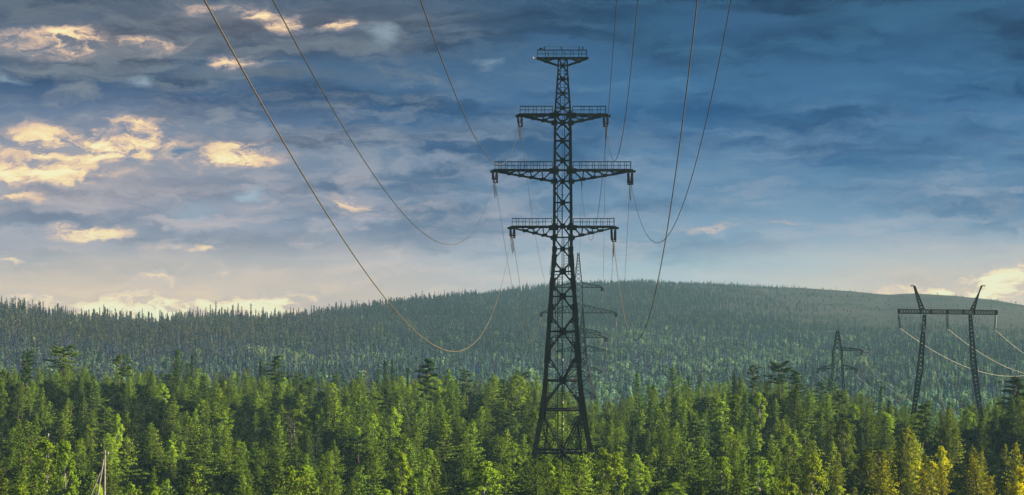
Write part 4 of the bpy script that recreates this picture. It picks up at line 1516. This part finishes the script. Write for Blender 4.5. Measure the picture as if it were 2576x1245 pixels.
def stand(name, label, meshes, pts, idx, rot, scl, tint):
    """one object: a cloud of points, each carrying one of the given tree meshes"""
    coll = bpy.data.collections.new(name + ' kinds')
    for j, me in enumerate(meshes):
        coll.objects.link(bpy.data.objects.new('%s kind %02d' % (name, j), me))
    me = bpy.data.meshes.new(name)
    me.vertices.add(len(pts))
    me.vertices.foreach_set('co', np.asarray(pts, np.float32).ravel())
    for nm, typ, arr in (('kind_index', 'INT', np.asarray(idx, np.int32)), ('turn', 'FLOAT', np.asarray(rot, np.float32))):
        me.attributes.new(nm, typ, 'POINT').data.foreach_set('value', arr)
    me.attributes.new('size', 'FLOAT_VECTOR', 'POINT').data.foreach_set('vector', np.asarray(scl, np.float32).ravel())
    me.attributes.new('tint', 'FLOAT_VECTOR', 'POINT').data.foreach_set('vector', np.asarray(tint, np.float32).ravel())
    ob = bpy.data.objects.new(name, me)
    COL.objects.link(ob)
    g = bpy.data.node_groups.new(name, 'GeometryNodeTree')
    g.interface.new_socket('Geometry', in_out='INPUT', socket_type='NodeSocketGeometry')
    g.interface.new_socket('Geometry', in_out='OUTPUT', socket_type='NodeSocketGeometry')
    N, Lk = g.nodes, g.links
    gi, go = N.new('NodeGroupInput'), N.new('NodeGroupOutput')
    ci = N.new('GeometryNodeCollectionInfo')
    ci.inputs['Collection'].default_value = coll
    ci.inputs['Separate Children'].default_value = True
    ci.inputs['Reset Children'].default_value = True
    iop = N.new('GeometryNodeInstanceOnPoints')
    iop.inputs['Pick Instance'].default_value = True

    def attr(nm, typ):
        a = N.new('GeometryNodeInputNamedAttribute')
        a.data_type = typ
        a.inputs['Name'].default_value = nm
        return a.outputs['Attribute']
    Lk.new(gi.outputs[0], iop.inputs['Points'])
    Lk.new(ci.outputs[0], iop.inputs['Instance'])
    Lk.new(attr('kind_index', 'INT'), iop.inputs['Instance Index'])
    cx = N.new('ShaderNodeCombineXYZ')
    Lk.new(attr('turn', 'FLOAT'), cx.inputs['Z'])
    Lk.new(cx.outputs[0], iop.inputs['Rotation'])
    Lk.new(attr('size', 'FLOAT_VECTOR'), iop.inputs['Scale'])
    Lk.new(iop.outputs[0], go.inputs[0])
    md = ob.modifiers.new('stand', 'NODES')
    md.node_group = g
    tag(ob, label, None, None, 'stuff')
    return ob


meshes, offs = [], []
for kn in KN:
    offs.append(len(meshes))
    for (lv, tr), hh in PROTO[kn]:
        meshes.append(join_tree(lv, tr, LEAF[kn][1], M_BARK_B if kn == 'birch' else M_BARK, kn + ' in the stand'))
r_ = ~single
s = HT / HN[KIND]
sw = WF * (.3 + .62 * np.minimum(s, 1.3))
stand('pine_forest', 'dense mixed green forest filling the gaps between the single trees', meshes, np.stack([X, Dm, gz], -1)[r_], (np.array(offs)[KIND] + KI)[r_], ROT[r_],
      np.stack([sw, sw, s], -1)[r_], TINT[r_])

# undergrowth: low bushes between the trees
nb_ = 14000
ub = rng.uniform(-120, 2700, nb_)
db = np.sqrt(rng.uniform(205 ** 2, 660 ** 2, nb_))
xb = (ub - 1288) / FOC * db
keep = np.ones(nb_, bool)
for (cx, cd, cr) in CLEAR[:3]:
    keep &= np.hypot(xb - cx, db - cd) > cr * .7
xb, db = xb[keep], db[keep]
nb_ = len(xb)
bush = [join_tree(*broadleaf(700 + i, 1.6, 2.2, .1, 12, 26, .45, .2), LEAF['spruce'][1], M_BARK, 'bush') for i in range(4)]
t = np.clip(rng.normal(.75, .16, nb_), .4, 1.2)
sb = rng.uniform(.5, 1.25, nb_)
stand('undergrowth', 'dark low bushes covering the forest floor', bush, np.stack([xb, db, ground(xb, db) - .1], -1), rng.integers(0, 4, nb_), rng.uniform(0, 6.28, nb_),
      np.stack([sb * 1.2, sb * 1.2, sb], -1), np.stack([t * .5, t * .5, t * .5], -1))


# ---- the wood on the far hill
def coarse_conifer(seed, h, w, nq, spire=False):
    r = np.random.default_rng(seed)
    lv = Leaves(seed)
    s = r.random(nq) ** (1.0 if spire else .8)
    rad = w / 2 * (1 - s) ** (.6 if not spire else .8) * (.35 + .65 * r.random(nq))
    a = r.uniform(0, 6.28, nq)
    c = np.stack([np.cos(a) * rad, np.sin(a) * rad, h * (.08 + .9 * s)], -1)
    d = np.stack([np.cos(a) * .7, np.sin(a) * .7, np.full(nq, .45)], -1)
    lv.sprays(c, d, 1.0 if not spire else .8, .62 if not spire else .42, 0, .45 + .1 * s, np.stack([np.cos(a), np.sin(a), np.full(nq, .5)], -1), .35)
    tr = MB()
    tr.bar((0, 0, -.5), (0, 0, h * 1.02), .16)
    return lv, tr


def coarse_round(seed, h, w, nq):
    r = np.random.default_rng(seed)
    lv = Leaves(seed)
    u = r.normal(0, 1, (nq, 3))
    u /= np.linalg.norm(u, axis=1, keepdims=True)
    c = u * (r.random(nq) ** .4)[:, None] * np.array([w / 2, w / 2, h * .36]) + np.array([0, 0, h * .6])
    lv.sprays(c, u, .85, .72, 0, .5, u + np.array([0, 0, .2]), .35)
    tr = MB()
    tr.bar((0, 0, -.5), (0, 0, h * .7), .16)
    return lv, tr


far_m = [join_tree(*coarse_conifer(800 + i, 9.0, (2.6, 3.0, 2.2, 3.4, 2.0)[i], 110), LEAF['pine'][1], M_BARK, 'far pine') for i in range(5)]
far_m += [join_tree(*coarse_conifer(820 + i, 11.0, (1.6, 1.2, 1.9, .9)[i], 90, True), LEAF['spruce'][1], M_BARK, 'far spruce') for i in range(4)]
far_m += [join_tree(*coarse_round(840 + i, 7.0, (4.4, 3.6, 5.0, 4.0)[i], 130), LEAF['birch'][1], M_BARK, 'far birch') for i in range(4)]
nf = 85000
uf = rng.uniform(-260, 2840, nf * 2)
df = np.sqrt(rng.uniform(860 ** 2, 2900 ** 2, nf * 2))
drf = np.interp(uf, RG_U, RG_D)
ok = (df < drf + 40) & (df > 700)
uf, df, drf = uf[ok][:nf], df[ok][:nf], drf[ok][:nf]
sf = (df - 960) / (drf - 960)
xf = (uf - 1288) / FOC * df
pn = vnoise(xf, df, 120, 21) * .6 + vnoise(xf, df, 45, 22) * .4
# the upper right shoulder is open heath with a few stunted trees
bare = smooth01((uf - 1450) / 800) * smooth01((sf - .34) / .38)
keep = rng.random(len(uf)) < (1 - .955 * bare) * np.clip(.62 + (pn - .5) * 1.3, .2, 1)
uf, df, sf, xf, pn, bare = [a[keep] for a in (uf, df, sf, xf, pn, bare)]
nf = len(uf)
left = smooth01((1250 - uf) / 800)
pbir = np.clip(.50 - .55 * sf * (1 - .3 * left) + (pn - .5) * 1.1 + .12 * (uf > 1500), .05, .85)
pspr = np.clip(.18 + .28 * left * sf, 0, .5)
q = rng.random(nf)
kf = np.where(q < pbir, 2, np.where(q < pbir + pspr, 1, 0))
ixf = np.where(kf == 2, 9 + rng.integers(0, 4, nf), np.where(kf == 1, 5 + rng.integers(0, 4, nf), rng.integers(0, 5, nf)))
hs = np.clip(rng.normal(.74, .17, nf), .35, 1.35) * (1 + .32 * smooth01((1150 - uf) / 700)) * (.72 + .56 * vnoise(xf, df, 38, 41)) * (1 - .55 * bare) * np.where(kf == 2, .95, 1.0)
hs *= 1 - .25 * smooth01((sf - .6) / .4) * (1 - left) * (uf > 1200)
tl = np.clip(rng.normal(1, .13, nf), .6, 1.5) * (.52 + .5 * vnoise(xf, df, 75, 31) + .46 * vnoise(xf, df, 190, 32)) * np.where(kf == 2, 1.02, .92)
foot_mist = np.clip(1 - sf * 1.5, 0, 1)  # mist pooled at the hill foot, put into the leaf tint
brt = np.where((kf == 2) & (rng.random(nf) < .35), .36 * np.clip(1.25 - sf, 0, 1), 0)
tf = np.stack([tl * (.27 + .44 * foot_mist + .24 * left * (1 - foot_mist) + brt * 1.1), tl * (.29 + .56 * foot_mist + .05 * left * (1 - foot_mist) + brt * .9), tl * (3.4 + 6.6 * foot_mist - 1.5 * left * (1 - foot_mist))], -1)  # blue haze of distance is worked into the leaf colours as well
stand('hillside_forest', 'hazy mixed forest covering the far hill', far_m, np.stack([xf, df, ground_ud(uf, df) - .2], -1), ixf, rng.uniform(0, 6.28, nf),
      np.stack([hs * 1.1, hs * 1.1, hs], -1), tf)


# ------------------------------------------------------------------ boulders in the small clearings
def boulder(u, d, r, lab):
    rr_ = np.random.default_rng(int(u))
    p = P(u, 1200, d)
    m = MB()
    N1, N2 = 7, 10
    vs, fs = [], []
    for i in range(N1 + 1):
        for j in range(N2):
            th, ph = math.pi * i / N1, 2 * math.pi * j / N2
            k = r * (1 + .22 * math.sin(3 * th + u) * math.cos(2 * ph + u) + rr_.normal(0, .06))
            vs.append((k * 1.3 * math.sin(th) * math.cos(ph), k * math.sin(th) * math.sin(ph), k * .75 * math.cos(th)))
    for i in range(N1):
        for j in range(N2):
            fs.append((i * N2 + j, (i + 1) * N2 + j, (i + 1) * N2 + (j + 1) % N2, i * N2 + (j + 1) % N2))
    m.add(vs, fs)
    o = m.build('boulder', M_ROCK)
    o.location = (p.x, d, float(ground(p.x, d)) + r * .3)
    tag(o, lab, 'boulder', 'grey boulders in the clearings')


boulder(1577, 318, .9, 'grey boulder in a small gap right of the bright birches')
boulder(1590, 322, .7, 'smaller grey boulder behind the first one in the gap')
boulder(300, 262, .8, 'grey boulder at the foot of the propped wooden pole')

# ------------------------------------------------------------------ air
def make_haze():
    m = MB()
    m.box((0, 0, 0), 7400, 7400, 1)
    me = m.mesh('haze')
    ob = bpy.data.objects.new('haze', me)
    COL.objects.link(ob)
    zb, zt = -115.0, 92.0
    ob.location = (0, 0, (zb + zt) / 2)
    ob.scale = (1, 1, zt - zb)
    mat = bpy.data.materials.new('haze')
    mat.use_nodes = True
    t = mat.node_tree
    t.nodes.clear()
    v = t.nodes.new('ShaderNodeVolumePrincipled')
    v.inputs['Color'].default_value = (0.40, 0.74, 1.0, 1)
    v.inputs['Density'].default_value = 0.000086
    v.inputs['Anisotropy'].default_value = 0.0
    v.inputs['Density Attribute'].default_value = ''
    v.inputs['Color Attribute'].default_value = ''
    v.inputs['Temperature Attribute'].default_value = ''
    o = t.nodes.new('ShaderNodeOutputMaterial')
    t.links.new(v.outputs[0], o.inputs['Volume'])
    me.materials.append(mat)
    tag(ob, 'thin blue evening haze', None, None, 'stuff')


make_haze()
